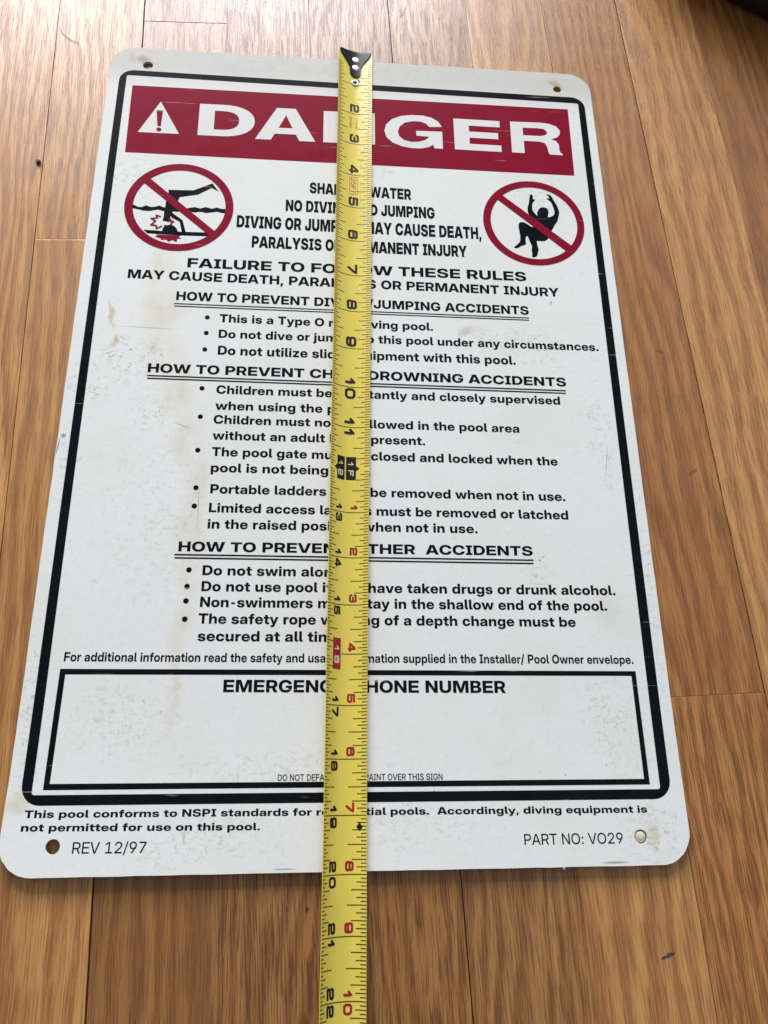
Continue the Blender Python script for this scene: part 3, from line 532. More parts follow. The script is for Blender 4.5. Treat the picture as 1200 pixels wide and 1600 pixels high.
  'I': '367/35,0 35,101 123,101 123,626 35,626 35,728 332,728 332,626 244,626 244,101 332,101 332,0',
  'M': '877/63,0 63,728 235,728 386,328 393,308q 411,251q 432,189q 449,133q 454,114 425,114 430,133q 448,189q 468,251q 487,308q 493,328 641,728 814,728 814,0 695,0 695,381 695,405q 696,466q 698,534q 700,602q 700,634 716,634 704,597q 680,524q 658,457q 640,401q 633,381 488,0 389,0 243,381 236,401q 217,457q 195,524q 170,597q 158,634 177,634 178,602q 179,534q 181,466q 182,405q 182,381 182,0',
  'N': '718/63,0 63,728 194,728 459,308 469,292q 501,238q 536,176q 552,146 539,117 538,147q 535,226q 534,297q 534,316 534,728 655,728 655,0 523,0 286,376 274,395q 235,459q 186,543q 159,592 177,612 180,556q 183,464q 184,396q 184,377 184,0',
  'O': '748/374,-12 277,-12q 124,82q 37,251q 37,363 37,477q 124,646q 277,739q 374,739 471,739q 624,646q 711,477q 711,363 711,251q 624,82q 471,-12q/374,97 435,97q 533,159q 590,278q 590,363 590,449q 533,568q 435,630q 374,630 314,630q 216,568q 159,449q 159,363 159,278q 216,159q 314,97q',
  'P': '622/63,0 63,728 337,728 417,728q 532,671q 595,568q 595,497 595,427q 531,323q 414,267q 335,267 128,267 128,370 331,370 376,370q 441,401q 476,458q 476,497 476,537q 441,593q 376,624q 331,624 184,624 184,0',
  'R': '642/63,0 63,728 344,728 423,728q 539,671q 601,568q 601,497 601,427q 535,324q 416,269q 336,269 133,269 133,370 338,370 383,370q 447,401q 482,458q 482,497 482,537q 447,593q 383,624q 338,624 184,624 184,0/480,0 309,328 440,328 614,0',
  'S': '635/321,-12 233,-12q 105,48q 36,159q 36,237 155,237 156,191q 196,126q 270,91q 322,91 369,91q 439,118q 478,168q 478,201 478,228q 451,267q 391,297q 341,308 262,326 153,351q 50,448q 50,524 50,589q 116,686q 235,739q 315,739 395,739q 512,683q 577,580q 580,508 464,508 460,568q 380,636q 314,636 272,636q 208,609q 171,561q 171,530 171,505q 198,468q 258,440q 306,428 382,411 438,398q 519,361q 573,312q 599,248q 599,208 599,141q 531,42q 406,-12q',
  'T': '624/23,622 23,728 601,728 601,622 373,622 373,0 252,0 252,622',
  'U': '704/352,-12 264,-12q 132,56q 60,174q 60,250 60,728 179,728 179,260 179,213q 221,138q 299,96q 352,96 405,96q 482,138q 524,212q 524,260 524,728 644,728 644,251 644,174q 571,55q 440,-12q',
  'V': '681/268,0 7,728 137,728 274,334 291,282q 333,144q 362,53 327,53 354,144q 397,282q 413,334 545,728 674,728 417,0',
 },
 470: {
  ' ': '269',
  '/': '334/328,762 94,-109 6,-109 240,762',
  '1': '645/104,0 104,88 561,88 561,0/391,728 391,0 292,0 292,626 291,626 112,508 112,608 294,728',
  '2': '645/78,0 78,82 339,317 382,356q 438,417q 466,477q 466,513 466,556q 432,618q 369,651q 325,651 277,651q 211,612q 175,539q 175,489 80,489 80,563q 140,676q 250,739q 324,739 394,739q 501,683q 562,583q 562,518 562,470q 527,387q 457,305q 404,257 217,89 217,88 567,88 567,0',
  '7': '645/134,0 457,638 457,638 84,638 84,728 560,728 560,635 241,0',
  '9': '645/321,739 395,739q 508,676q 571,564q 571,490 571,435q 516,315q 456,231 292,0 179,0 430,343 439,343 429,323q 397,284q 345,257q 303,257 237,257q 133,317q 73,425q 73,494 73,566q 137,677q 249,739q/323,652 280,652q 212,610q 172,538q 172,494 172,450q 212,380q 280,338q 323,338 365,338q 433,380q 473,450q 473,494 473,538q 433,610q 365,652q',
  ':': '269/136,-8 109,-8q 70,30q 70,58 70,86q 109,124q 136,124 164,124q 203,86q 203,58 203,30q 164,-8q/136,365 109,365q 70,403q 70,431 70,459q 109,497q 136,497 164,497q 203,459q 203,431 203,403q 164,365q',
  'A': '667/9,0 274,728 396,728 659,0 548,0 404,419 388,468q 348,589q 320,680 349,680 321,589q 282,468q 265,419 117,0/153,193 153,281 515,281 515,193',
  'E': '586/68,0 68,728 553,728 553,638 170,638 170,416 524,416 524,327 170,327 170,90 553,90 553,0',
  'N': '714/68,0 68,728 183,728 467,278 477,262q 507,210q 542,150q 558,122 548,99 547,127q 544,200q 543,267q 543,283 543,728 645,728 645,0 530,0 276,401 265,419q 228,481q 179,563q 150,611 164,633 167,577q 170,487q 170,421q 170,402 170,0',
  'O': '749/374,-12 278,-12q 127,84q 41,253q 41,363 41,475q 127,644q 278,739q 374,739 471,739q 622,644q 708,475q 708,363 708,253q 622,84q 471,-12q/374,82 438,82q 543,147q 605,273q 605,363 605,454q 543,580q 438,645q 374,645 311,645q 206,580q 144,454q 144,363 144,273q 206,147q 311,82q',
  'P': '616/68,0 68,728 335,728 412,728q 525,673q 586,572q 586,503 586,434q 524,333q 409,277q 332,277 121,277 121,367 330,367 379,367q 448,400q 486,461q 486,503 486,545q 448,605q 379,638q 330,638 170,638 170,0',
  'R': '637/68,0 68,728 343,728 421,728q 533,673q 595,572q 595,503 595,434q 530,333q 413,278q 336,278 127,278 127,366 339,366 387,366q 456,400q 494,461q 494,503 494,545q 456,605q 387,638q 339,638 170,638 170,0/489,0 315,328 428,328 605,0',
  'T': '616/24,638 24,728 592,728 592,638 360,638 360,0 257,0 257,638',
  'V': '666/274,0 9,728 118,728 266,309 280,266q 321,138q 350,47 322,47 350,138q 391,266q 405,309 549,728 657,728 395,0',
 },
}
HEADER = [('D', 2.366, 16.978, 3.774, 16.988, 1.029), ('A', 3.8, 16.952, 5.322, 16.96, 1.054), ('N', 5.521, 16.961, 6.844, 16.974, 1.034), ('E', 8.909, 16.957, 10.134, 16.95, 1.032)]
LETTER_G = [(8.596, 17.677), (8.261, 17.654), (8.193, 17.753), (8.052, 17.816), (7.838, 17.819), (7.623, 17.755), (7.492, 17.624), (7.437, 17.444), (7.472, 17.296), (7.587, 17.178), (7.774, 17.125), (7.962, 17.138), (8.153, 17.211), (8.26, 17.327), (7.92, 17.339), (7.915, 17.502), (8.599, 17.519), (8.597, 16.954), (8.38, 16.951), (8.346, 17.068), (8.24, 16.99), (8.05, 16.929), (7.816, 16.92), (7.536, 16.966), (7.304, 17.07), (7.142, 17.238), (7.089, 17.45), (7.134, 17.659), (7.293, 17.853), (7.532, 17.975), (7.819, 18.026), (8.106, 18.028), (8.343, 17.966), (8.506, 17.848)]
LETTER_R = [(10.419, 17.991), (11.226, 18.011), (11.468, 17.985), (11.658, 17.905), (11.744, 17.775), (11.733, 17.651), (11.649, 17.535), (11.482, 17.462), (11.614, 17.41), (11.677, 17.293), (11.676, 17.123), (11.688, 17.04), (11.755, 16.984), (11.742, 16.947), (11.405, 16.949), (11.378, 17.031), (11.354, 17.211), (11.305, 17.316), (11.173, 17.362), (10.748, 17.364), (10.742, 16.953), (10.406, 16.955)]
LETTER_R_HOLE = [(10.746, 17.804), (11.136, 17.813), (11.306, 17.8), (11.387, 17.719), (11.391, 17.652), (11.327, 17.586), (11.189, 17.552), (10.742, 17.552)]
TRIANGLE = [(1.382, 18.006), (0.898, 16.975), (1.913, 16.982)]
EXCLAIM = [(1.302, 17.711), (1.463, 17.707), (1.446, 17.195), (1.363, 17.197)]
EXCLAIM_DOT = (1.407, 17.091)
BANNER = [(0.627, 18.501), (12.03, 18.532), (12.0, 16.299), (0.65, 16.324)]
FRAME_OUT = [(0.276, 19.015), (12.51, 18.963), (12.471, 1.164), (0.244, 1.195)]
FRAME_IN = [(0.456, 18.84), (12.334, 18.761), (12.258, 1.345), (0.436, 1.375)]
BOX_OUT = [(0.655, 3.665), (12.052, 3.616), (12.062, 1.433), (0.628, 1.46)]
BOX_IN = [(0.762, 3.559), (11.955, 3.522), (11.959, 1.536), (0.734, 1.566)]
UNDERLINES = [(2.176, 11.996, 10.477, 11.948), (2.181, 11.929, 10.473, 11.888), (1.731, 10.106, 11.192, 10.023), (1.737, 10.037, 11.186, 9.956), (2.641, 5.983, 10.117, 5.947), (2.647, 5.914, 10.111, 5.875)]
BULLETS = [(2.947, 11.655), (2.948, 11.243), (2.943, 10.813), (2.945, 9.825), (2.953, 9.128), (2.952, 8.328), (2.972, 7.461), (2.966, 7.048), (2.953, 5.664), (2.94, 5.316), (2.939, 5.018), (2.943, 4.646)]
RING_L_OUT = (2.083, 14.745, 1.294)
RING_L_IN = (2.089, 14.743, 1.099)
RING_R_OUT = (10.812, 14.754, 1.286)
RING_R_IN = (10.816, 14.749, 1.101)
BAR_L = [(1.249, 15.614), (1.345, 15.535), (2.967, 14.066), (3.029, 14.007), (2.845, 13.922), (2.764, 14.011), (1.204, 15.399), (1.121, 15.472)]
BAR_R = [(9.967, 15.637), (10.065, 15.548), (11.704, 14.102), (11.77, 14.044), (11.613, 13.878), (11.549, 13.936), (9.927, 15.412), (9.828, 15.502)]
DIVER = [[(1.791, 15.231), (2.391, 15.251), (2.831, 15.489), (2.994, 15.251), (2.821, 15.351), (2.509, 15.131), (2.074, 15.028), (2.034, 14.891), (2.083, 14.734), (2.118, 14.609), (1.929, 14.599), (1.947, 14.536), (2.193, 14.345), (2.293, 13.998), (2.201, 13.993), (2.129, 14.295), (1.931, 14.41), (1.903, 14.455), (1.866, 14.28), (1.724, 14.304), (1.741, 14.43), (1.74, 14.604), (1.756, 14.716), (1.757, 14.859), (1.807, 15.038)], [(1.302, 14.022), (1.738, 14.006), (2.163, 14.007), (2.764, 14.017), (2.851, 13.91), (2.17, 13.902), (1.397, 13.922)], [(1.739, 14.0), (1.744, 14.087), (1.782, 14.145), (1.761, 14.187), (1.849, 14.18), (1.922, 14.208), (2.013, 14.164), (2.076, 14.089), (2.106, 13.998), (1.942, 13.958)], [(0.986, 14.747), (1.117, 14.679), (1.205, 14.678), (1.301, 14.737), (1.405, 14.695), (1.505, 14.701), (1.607, 14.748), (1.732, 14.698), (2.088, 14.671), (2.288, 14.708), (2.45, 14.749), (2.592, 14.716), (2.721, 14.765), (2.859, 14.722), (2.984, 14.764), (3.101, 14.729), (3.259, 14.738), (3.256, 14.604), (3.108, 14.612), (2.991, 14.643), (2.853, 14.613), (2.727, 14.59), (2.598, 14.621), (2.461, 14.591), (2.294, 14.619), (2.094, 14.592), (1.741, 14.588), (1.587, 14.627), (1.415, 14.579), (1.252, 14.576), (1.111, 14.615), (0.996, 14.634)]]
BURST = [[(1.598, 13.899), (2.195, 13.9), (2.136, 13.854), (2.215, 13.803), (2.111, 13.797), (2.098, 13.698), (1.995, 13.754), (1.912, 13.701), (1.853, 13.759), (1.735, 13.747), (1.718, 13.792), (1.571, 13.83), (1.638, 13.864)]]
BURST_LINES = [[(1.674, 14.42), (1.563, 14.458), (1.593, 14.378), (1.454, 14.355), (1.56, 14.289), (1.461, 14.165), (1.586, 14.159), (1.601, 14.066), (1.719, 14.147)], [(1.866, 14.287), (1.923, 14.327), (1.889, 14.369), (1.939, 14.309), (1.986, 14.287), (1.934, 14.253), (1.932, 14.203)]]
JUMPER = [(10.776, 15.622), (10.836, 15.625), (10.849, 15.546), (10.842, 15.466), (10.904, 15.479), (10.893, 15.447), (10.821, 15.36), (10.808, 15.258), (10.802, 15.115), (10.924, 14.943), (10.915, 15.059), (10.962, 15.156), (11.006, 15.222), (11.099, 15.243), (11.188, 15.21), (11.22, 15.123), (11.196, 14.996), (11.174, 14.957), (11.216, 14.928), (11.325, 14.988), (11.372, 15.069), (11.368, 15.179), (11.31, 15.414), (11.249, 15.467), (11.187, 15.518), (11.241, 15.531), (11.274, 15.514), (11.259, 15.586), (11.199, 15.656), (11.264, 15.651), (11.334, 15.6), (11.38, 15.465), (11.447, 15.326), (11.481, 15.185), (11.495, 15.107), (11.463, 14.98), (11.429, 14.837), (11.354, 14.724), (11.293, 14.612), (11.216, 14.468), (11.154, 14.342), (11.134, 14.264), (11.039, 14.198), (10.936, 14.193), (10.839, 14.203), (10.84, 14.112), (10.851, 14.036), (10.872, 13.947), (10.843, 13.84), (10.818, 13.748), (10.756, 13.7), (10.68, 13.705), (10.699, 13.787), (10.689, 13.922), (10.713, 14.029), (10.665, 14.163), (10.63, 14.314), (10.588, 14.337), (10.561, 14.25), (10.56, 14.128), (10.564, 14.082), (10.516, 14.049), (10.451, 14.031), (10.356, 13.96), (10.292, 13.947), (10.243, 13.969), (10.352, 14.071), (10.416, 14.151), (10.434, 14.258), (10.428, 14.426), (10.408, 14.579), (10.416, 14.688), (10.464, 14.746), (10.542, 14.75), (10.616, 14.714), (10.737, 14.612), (10.828, 14.617), (10.824, 14.726), (10.818, 14.819), (10.737, 14.939), (10.68, 15.045), (10.678, 15.187), (10.729, 15.348), (10.754, 15.509)]


# ------------------------------------------------------------------ mesh helpers
def mesh_obj(name, verts, faces, mat, parent=None, smooth=False):
    me = bpy.data.meshes.new(name)
    me.from_pydata([(v[0] * S, v[1] * S, v[2] * S) for v in verts], [], faces)
    me.materials.append(mat)
    if smooth:
        for p in me.polygons:
            p.use_smooth = True
    me.update()
    o = bpy.data.objects.new(name, me)
    COL.objects.link(o)
    if parent is not None:
        o.parent = parent
    return o


def thing(name, label, cat, loc=(0, 0, 0)):
    o = bpy.data.objects.new(name, None)
    o.empty_display_size = .02
    COL.objects.link(o)
    o.location = Vector(loc) * S
    o['label'] = label
    o['category'] = cat
    return o


def tag(o, label, cat, group=None):
    o['label'] = label
    o['category'] = cat
    if group:
        o['group'] = group
    return o


def fill(contours, extra=(), evenodd=False):
    """triangulate closed outlines (non-zero winding) -> verts2d, tris"""
    vs, es = [], []
    for c in contours:
        b = len(vs)
        vs += [Vector(p) for p in c]
        es += [(b + i, b + (i + 1) % len(c)) for i in range(len(c))]
    vs += [Vector(p) for p in extra]
    ov, oe, of, *_ = delaunay_2d_cdt(vs, es, [], 0, 1e-6)
    if not of:
        return [], []
    P = np.array([tuple(v) for v in ov])
    F = np.array([f for f in of if len(f) == 3])
    cen = P[F].mean(1)
    win = np.zeros(len(F), int)
    for c in contours:
        A = np.array(c)
        B = np.roll(A, -1, 0)
        for (ax, ay), (bx, by) in zip(A, B):
            cr = (bx - ax) * (cen[:, 1] - ay) - (by - ay) * (cen[:, 0] - ax)
            win += ((ay <= cen[:, 1]) & (by > cen[:, 1]) & (cr > 0)).astype(int)
            win -= ((ay > cen[:, 1]) & (by <= cen[:, 1]) & (cr < 0)).astype(int)
    keep = (win % 2 == 1) if evenodd else (win != 0)
    F = F[keep]
    out = []
    for f in F:
        a, b, c = P[f]
        if (b[0] - a[0]) * (c[1] - a[1]) - (b[1] - a[1]) * (c[0] - a[0]) < 0:
            f = f[::-1]
        out.append(tuple(int(i) for i in f))
    return [tuple(p) for p in P], out


def subdiv(poly, step=.4):
    out = []
    for (ax, ay), (bx, by) in zip(poly, poly[1:] + poly[:1]):
        n = max(1, int(math.hypot(bx - ax, by - ay) / step))
        out += [(ax + (bx - ax) * i / n, ay + (by - ay) * i / n) for i in range(n)]
    return out


def chaikin(p, n=1):
    for _ in range(n):
        q = []
        for a, b in zip(p, p[1:] + p[:1]):
            q += [(a[0] * .78 + b[0] * .22, a[1] * .78 + b[1] * .22), (a[0] * .22 + b[0] * .78, a[1] * .22 + b[1] * .78)]
        p = q
    return p


def circle(x, y, r, n=72, cw=False):
    c = [(x + r * math.cos(2 * math.pi * i / n), y + r * math.sin(2 * math.pi * i / n)) for i in range(n)]
    return c[::-1] if cw else c


def ccw(p):
    a = sum(x0 * y1 - x1 * y0 for (x0, y0), (x1, y1) in zip(p, p[1:] + p[:1]))
    return p if a > 0 else p[::-1]


def strokes(paths, w, cap=.5):
    """outlines (all counter-clockwise) of polylines drawn with a pen of width w"""
    out = []
    for p in paths:
        for i in range(len(p) - 1):
            (ax, ay), (bx, by) = p[i], p[i + 1]
            L = math.hypot(bx - ax, by - ay)
            dx, dy = (bx - ax) / L, (by - ay) / L
            e = w * cap * .2
            s_ = e if i == 0 else 0
            t_ = e if i == len(p) - 2 else 0
            nx, ny = -dy * w / 2, dx * w / 2
            out.append(ccw([(ax - dx * s_ + nx, ay - dy * s_ + ny), (ax - dx * s_ - nx, ay - dy * s_ - ny),
                            (bx + dx * t_ - nx, by + dy * t_ - ny), (bx + dx * t_ + nx, by + dy * t_ + ny)]))
        for q in p[1:-1]:
            out.append(circle(q[0] + 1e-4, q[1] + 1.3e-4, w / 2, 12))
    return out


# ------------------------------------------------------------------ lettering
_gc = {}


def glyph(ch, w):
    if (ch, w) in _gc:
        return _gc[ch, w]
    parts = GLYPHS[w][ch].split('/')
    adv = int(parts[0])
    cs = []
    for c in parts[1:]:
        pts = []
        for t in c.split():
            q = t.endswith('q')
            x, y = t.rstrip('q').split(',')
            pts.append((int(x), int(y), not q))
        ex = []
        for i, p in enumerate(pts):
            q = pts[(i + 1) % len(pts)]
            ex.append(p)
            if not p[2] and not q[2]:
                ex.append(((p[0] + q[0]) / 2, (p[1] + q[1]) / 2, True))
        s0 = next(i for i, p in enumerate(ex) if p[2])
        ex = ex[s0:] + ex[:s0]
        poly, i, n = [], 0, len(ex)
        while i < n:
            p = ex[i]
            if ex[(i + 1) % n][2]:
                poly.append(p[:2])
                i += 1
            else:
                b, e = ex[(i + 1) % n], ex[(i + 2) % n]
                for t in (0, .34, .67):
                    poly.append(((1 - t) ** 2 * p[0] + 2 * t * (1 - t) * b[0] + t * t * e[0],
                                 (1 - t) ** 2 * p[1] + 2 * t * (1 - t) * b[1] + t * t * e[1]))
                i += 2
        cs.append(poly)
    vs, fs = fill(cs) if cs else ([], [])
    _gc[ch, w] = (adv, vs, fs)
    return _gc[ch, w]


def text2d(s, w):
    """-> verts in font units, tris, ink left, ink right"""
    V, F, x = [], [], 0
    for ch in s:
        adv, vs, fs = glyph(ch, w)
        if ch == '-':
            adv, vs = adv * .72, [(vx * .72, vy) for vx, vy in vs]
        b = len(V)
        V += [(vx + x, vy) for vx, vy in vs]
        F += [tuple(b + i for i in f) for f in fs]
        x += adv
    xs = [v[0] for v in V]
    return V, F, min(xs), max(xs)


CAPH = 727.5


# ------------------------------------------------------------------ setting: the floor
FLOOR_Z = -.075
TH = math.atan(.047)


def to_board(x, y):
    return x * math.cos(TH) + y * math.sin(TH), -x * math.sin(TH) + y * math.cos(TH)


def make_floor():
    V, F, A = [], [], []
    pitch = 2.207
    a0 = to_board(1.665, 0)[0]
    known = {  # row: (butt joint positions along the board, board tones (colour, value) from below upward)
        -1: ([13.62 + .1, 41], None), 0: ([20.8, 47], None), 5: ([2.5, 33], None)}
    tone = {-3: (.4, .55), -2: (.35, .76), -1: (.30, .66), 0: (.8, .20), 1: (.75, .26), 2: (.85, .22), 3: (.45, .34), 4: (.1, .55),
            5: (.9, .48), 6: (.12, .62), 7: (.95, .34), 8: (.2, .6)}
    GAPS = {-1: .016, 0: .036, 3: .020, 6: .026, 7: .012, 5: .014}      # seams that have opened up
    rnd = random.Random(3)
    for row in range(-26, 30):
        x0 = a0 + row * pitch
        x1 = x0 + pitch
        if row in known:
            cuts = known[row][0]
        else:
            b = rnd.uniform(-40, -20) if row not in tone else rnd.uniform(-30, -8)
            cuts = [b, b + rnd.uniform(45, 62)] if row not in tone else [b, 28 + rnd.uniform(0, 12)]
        cuts = [-60] + cuts + [75]
        for i in range(len(cuts) - 1):
            y0, y1 = cuts[i], cuts[i + 1]
            g = rnd.choice([.004, .006, .010])
            gl, gr = GAPS.get(row, g) / 2, GAPS.get(row + 1, rnd.choice([.003, .005, .010])) / 2
            bev = .014
            z = FLOOR_Z + rnd.uniform(-.004, 0)
            tl, tr = z + rnd.uniform(-.003, .002), z + rnd.uniform(-.003, .002)
            base = len(V)
            xs = [x0 + gl, x0 + gl + bev, x1 - gr - bev, x1 - gr]
            ys = [y0 + .0025, y0 + .0025 + bev, y1 - .0025 - bev, y1 - .0025]
            for yi, y in enumerate(ys):
                for xi, x in enumerate(xs):
                    zz = tl + (tr - tl) * (x - x0) / pitch
                    if xi in (0, 3) or yi in (0, 3):
                        zz -= .0025
                    V.append((x, y, zz))
            for yi in range(3):
                for xi in range(3):
                    q = base + yi * 4 + xi
                    F.append((q, q + 1, q + 5, q + 4))
            # sides
            b2 = len(V)
            rim = [0, 1, 2, 3, 7, 11, 15, 14, 13, 12, 8, 4]
            for r in rim:
                v = V[base + r]
                V.append((v[0], v[1], FLOOR_Z - .6))
            for j in range(12):
                F.append((base + rim[j], b2 + j, b2 + (j + 1) % 12, base + rim[(j + 1) % 12]))
            if row in tone:
                c = tone[row]
                c = (c[0] + rnd.uniform(-.08, .08), rnd.random(), c[1] + rnd.uniform(-.05, .05))
            else:
                c = (rnd.random(), rnd.random(), rnd.uniform(.3, .65))
            A += [c] * (len(V) - base)
    o = mesh_obj('floor', V, F, M['oak'])
    o.rotation_euler = (0, 0, TH)
    at = o.data.color_attributes.new('board', 'FLOAT_COLOR', 'POINT')
    for i, c in enumerate(A):
        at.data[i].color = (*c, 1)
    o['kind'] = 'structure'
    ground = mesh_obj('ground', [(-90, -90, FLOOR_Z - .5), (90, -90, FLOOR_Z - .5), (90, 100, FLOOR_Z - .5), (-90, 100, FLOOR_Z - .5)],
                      [(0, 1, 2, 3)], M['under'])
    ground['kind'] = 'structure'
    return o


floor = make_floor()

# ------------------------------------------------------------------ the sign
W, H = 12.72, 19.80
LIFT = .003


def bend(x, y):
    """the thin plastic sheet lifts a little off the floor towards its lower edge"""
    t = max(0.0, (3.5 - y) / 3.5)
    return (.10 - .04 * x / W) * t * t


def on_sign(pts, lift=LIFT):
    return [(x, y, bend(x, y) + lift) for x, y in pts]


sign = thing('danger_sign', 'white plastic pool sign with red danger banner and black border, flat on the floor', 'sign')


def sheet(name, contours, mat, lift=LIFT, extra=(), evenodd=False, parent=None):
    vs, fs = fill(contours, extra, evenodd)
    return mesh_obj(name, on_sign(vs, lift), fs, mat, parent or sign)


HOLES = [(.955, 19.213, .128), (11.803, 19.226, .113), (.931, .502, .128), (11.756, .502, .125)]


def make_panel():
    r, n = .62, 14
    cs = []
    for cx, cy, a0 in ((W - r, H - r, 0), (r, H - r, 90), (r, r, 180), (W - r, r, 270)):
        cs += [(cx + r * math.cos(math.radians(a0 + 90 * i / n)), cy + r * math.sin(math.radians(a0 + 90 * i / n))) for i in range(n + 1)]
    rn = random.Random(2)
    out = [(x + rn.uniform(-.004, .004), y + rn.uniform(-.004, .004)) for x, y in subdiv(cs, .3)]
    holes = [circle(x, y, q, 28, True) for x, y, q in HOLES]
    extra = [(x * .5 + .37, y * .5 + .23) for x in range(0, 25) for y in range(0, 39)]
    extra = [p for p in extra if .1 < p[0] < W - .1 and .1 < p[1] < H - .1 and all(math.hypot(p[0] - h[0], p[1] - h[1]) > h[2] + .03 for h in HOLES)
             and not (min(p[0], W - p[0]) < .6 and min(p[1], H - p[1]) < .6)]
    vs, fs = fill([out] + holes, extra)
    e = .014                                           # rounded edge of the sheet
    n0 = len(vs)
    T = [(x, y, bend(x, y)) for x, y in vs]
    Bt = [(x, y, bend(x, y) - .06) for x, y in vs]
    V = T + Bt
    Fc = list(fs) + [tuple(n0 + i for i in f[::-1]) for f in fs]
    cnt = {}
    for f in fs:
        for a, b in zip(f, f[1:] + f[:1]):
            cnt[a, b] = 1
    for (a, b) in list(cnt):
        if (b, a) not in cnt:
            Fc.append((b, a, n0 + a, n0 + b))
    o = mesh_obj('panel', V, Fc, M['panel'], sign)
    return o


panel = make_panel()


def rounded(q, r, n=8):
    out = []
    for i in range(4):
        p, a, b = Vector(q[i]), Vector(q[i - 1]), Vector(q[(i + 1) % 4])
        d1, d2 = (a - p).normalized(), (b - p).normalized()
        c = p + d1 * r + d2 * r
        for k in range(n + 1):
            t = math.radians(90 * k / n)
            out.append(tuple(c - d2 * r * math.cos(t) - d1 * r * math.sin(t)))
    return out


fo = rounded(FRAME_OUT, .36)
fi = rounded(FRAME_IN, .05)
sheet('border', [subdiv(ccw(fo)), subdiv(ccw(fi)[::-1])], M['black'])
bxf = sheet('phone_box', [subdiv(ccw(BOX_OUT)), subdiv(ccw(BOX_IN)[::-1])], M['black'])
banner = sheet('banner', [subdiv(ccw(BANNER))], M['red'])
tri = sheet('warning_triangle', [ccw(TRIANGLE)], M['white'], LIFT * 2.2, parent=banner)
ex = sheet('exclamation_mark', [ccw(EXCLAIM), circle(*EXCLAIM_DOT, .062, 20)], M['red'], LIFT * 3.4, parent=banner)

# header word, letter by letter as they stand on the banner
for ch, x0, y0, x1, y1, hgt in HEADER:
    adv, vs, fs = glyph(ch, 800)
    lo, hi = min(v[0] for v in vs), max(v[0] for v in vs)
    q = [(x0 + (x1 - x0) * (a - lo) / (hi - lo), y0 + (y1 - y0) * (a - lo) / (hi - lo) + b / CAPH * hgt) for a, b in vs]
    mesh_obj('letter', on_sign(q, LIFT * 2.2), fs, M['white'], banner)
sheet('letter', [ccw(LETTER_G)], M['white'], LIFT * 2.2, parent=banner)
sheet('letter', [ccw(LETTER_R), ccw(LETTER_R_HOLE)[::-1]], M['white'], LIFT * 2.2, parent=banner)

# prohibition symbols


def symbol(ro, ri, bar, figs):
    ring = sheet('prohibition_ring', [circle(*ro, 96), circle(*ri, 96, True), ccw(bar)], M['red'], LIFT * 2.4)
    for nm, cs, mt, lf in figs:
        sheet(nm, cs, mt, lf, parent=ring)
    return ring


symbol(RING_L_OUT, RING_L_IN, BAR_L, [
    ('diver_figure', [ccw(p) for p in DIVER], M['black'], LIFT * 1.2),
    ('impact_burst', [ccw(p) for p in BURST], M['red'], LIFT * .6),
    ('impact_burst', strokes(BURST_LINES, .042), M['red'], LIFT * 1.9)])
symbol(RING_R_OUT, RING_R_IN, BAR_R, [('jumper_figure', [chaikin(ccw(JUMPER), 1)], M['black'], LIFT * 1.2)])

# the printed lines
for s_, w, x0, y0, x1, y1, cap in LINES:
    V, F, lo, hi = text2d(s_, w)
    k = (x1 - x0) / (hi - lo)
    q = []
    for a, b in V:
        t = (a - lo) / (hi - lo)
        q.append((x0 + (x1 - x0) * t, y0 + (y1 - y0) * t + b / CAPH * cap))
    mesh_obj('lettering', on_sign(q), F, M['black'], sign)
for ax, ay, bx, by in UNDERLINES:
    n = 24
    t = .0165 if ay < 11 else .0135
    V = []
    for i in range(n + 1):
        x, y = ax + (bx - ax) * i / n, ay + (by - ay) * i / n
        V += [(x, y - t), (x, y + t)]
    mesh_obj('underline', on_sign(V), [(2 * i, 2 * i + 2, 2 * i + 3, 2 * i + 1) for i in range(n)], M['black'], sign)
for x, y in BULLETS:
    sheet('bullet', [circle(x, y, .056, 18)], M['black'])

# dried glue bead in the lower right hole, moulding burr on the lower edge
def dome(name, x, y, z, r, h, mat, parent, n=20, rings=6):
    V, F = [], []
    for j in range(rings):
        a = j / rings * math.pi / 2
        rr, zz = r * math.cos(a), h * math.sin(a)
        V += [(x + rr * math.cos(2 * math.pi * i / n), y + rr * math.sin(2 * math.pi * i / n), z + zz) for i in range(n)]
    V.append((x, y, z + h))
    for j in range(rings - 1):
        for i in range(n):
            F.append((j * n + i, j * n + (i + 1) % n, (j + 1) * n + (i + 1) % n, (j + 1) * n + i))
    for i in range(n):
        F.append(((rings - 1) * n + i, (rings - 1) * n + (i + 1) % n, rings * n))
    F.append(tuple(range(n))[::-1])
    return mesh_obj(name, V, F, mat, parent, True)


dome('glue_bead', 11.756, .502, bend(11.7, .5) - .055, .112, .062, M['glue'], sign)
dome('edge_burr', 10.218, -.008, bend(10.2, 0) - .05, .045, .05, M['panel'], sign, 8, 3)

# ------------------------------------------------------------------ the tape measure
tape = thing('tape_measure', 'yellow steel tape measure blade with black hook, stretched down the middle of the sign', 'tape measure', (0, 0, 0))
TW = .92
TY = [19.9, 17.86, 14.38, 11.66, 9.66, 6.93, 4.09, 2.02, .89, -.08, -1.0, -2.0]
TX = [6.329, 6.311, 6.273, 6.241, 6.212, 6.174, 6.136, 6.115, 6.105, 6.095, 6.087, 6.075]
TP = [.36, .46, .51, .56, .61, .71, .80, .84, .85, .85, .84, .82]
TR = [9, 9.5, 10.1, 10.6, 11.2, 11.7, 12.3, 12.8, 13.2, 13.5, 13.9, 14.2]


def interp(y, T):
    if y < TY[-1]:
        return T[-1] + ((T[-1] - T[-4]) / (TY[-1] - TY[-4]) * (y - TY[-1]) if T is TX else 0)
    return float(np.interp(-y, [-v for v in TY], T))


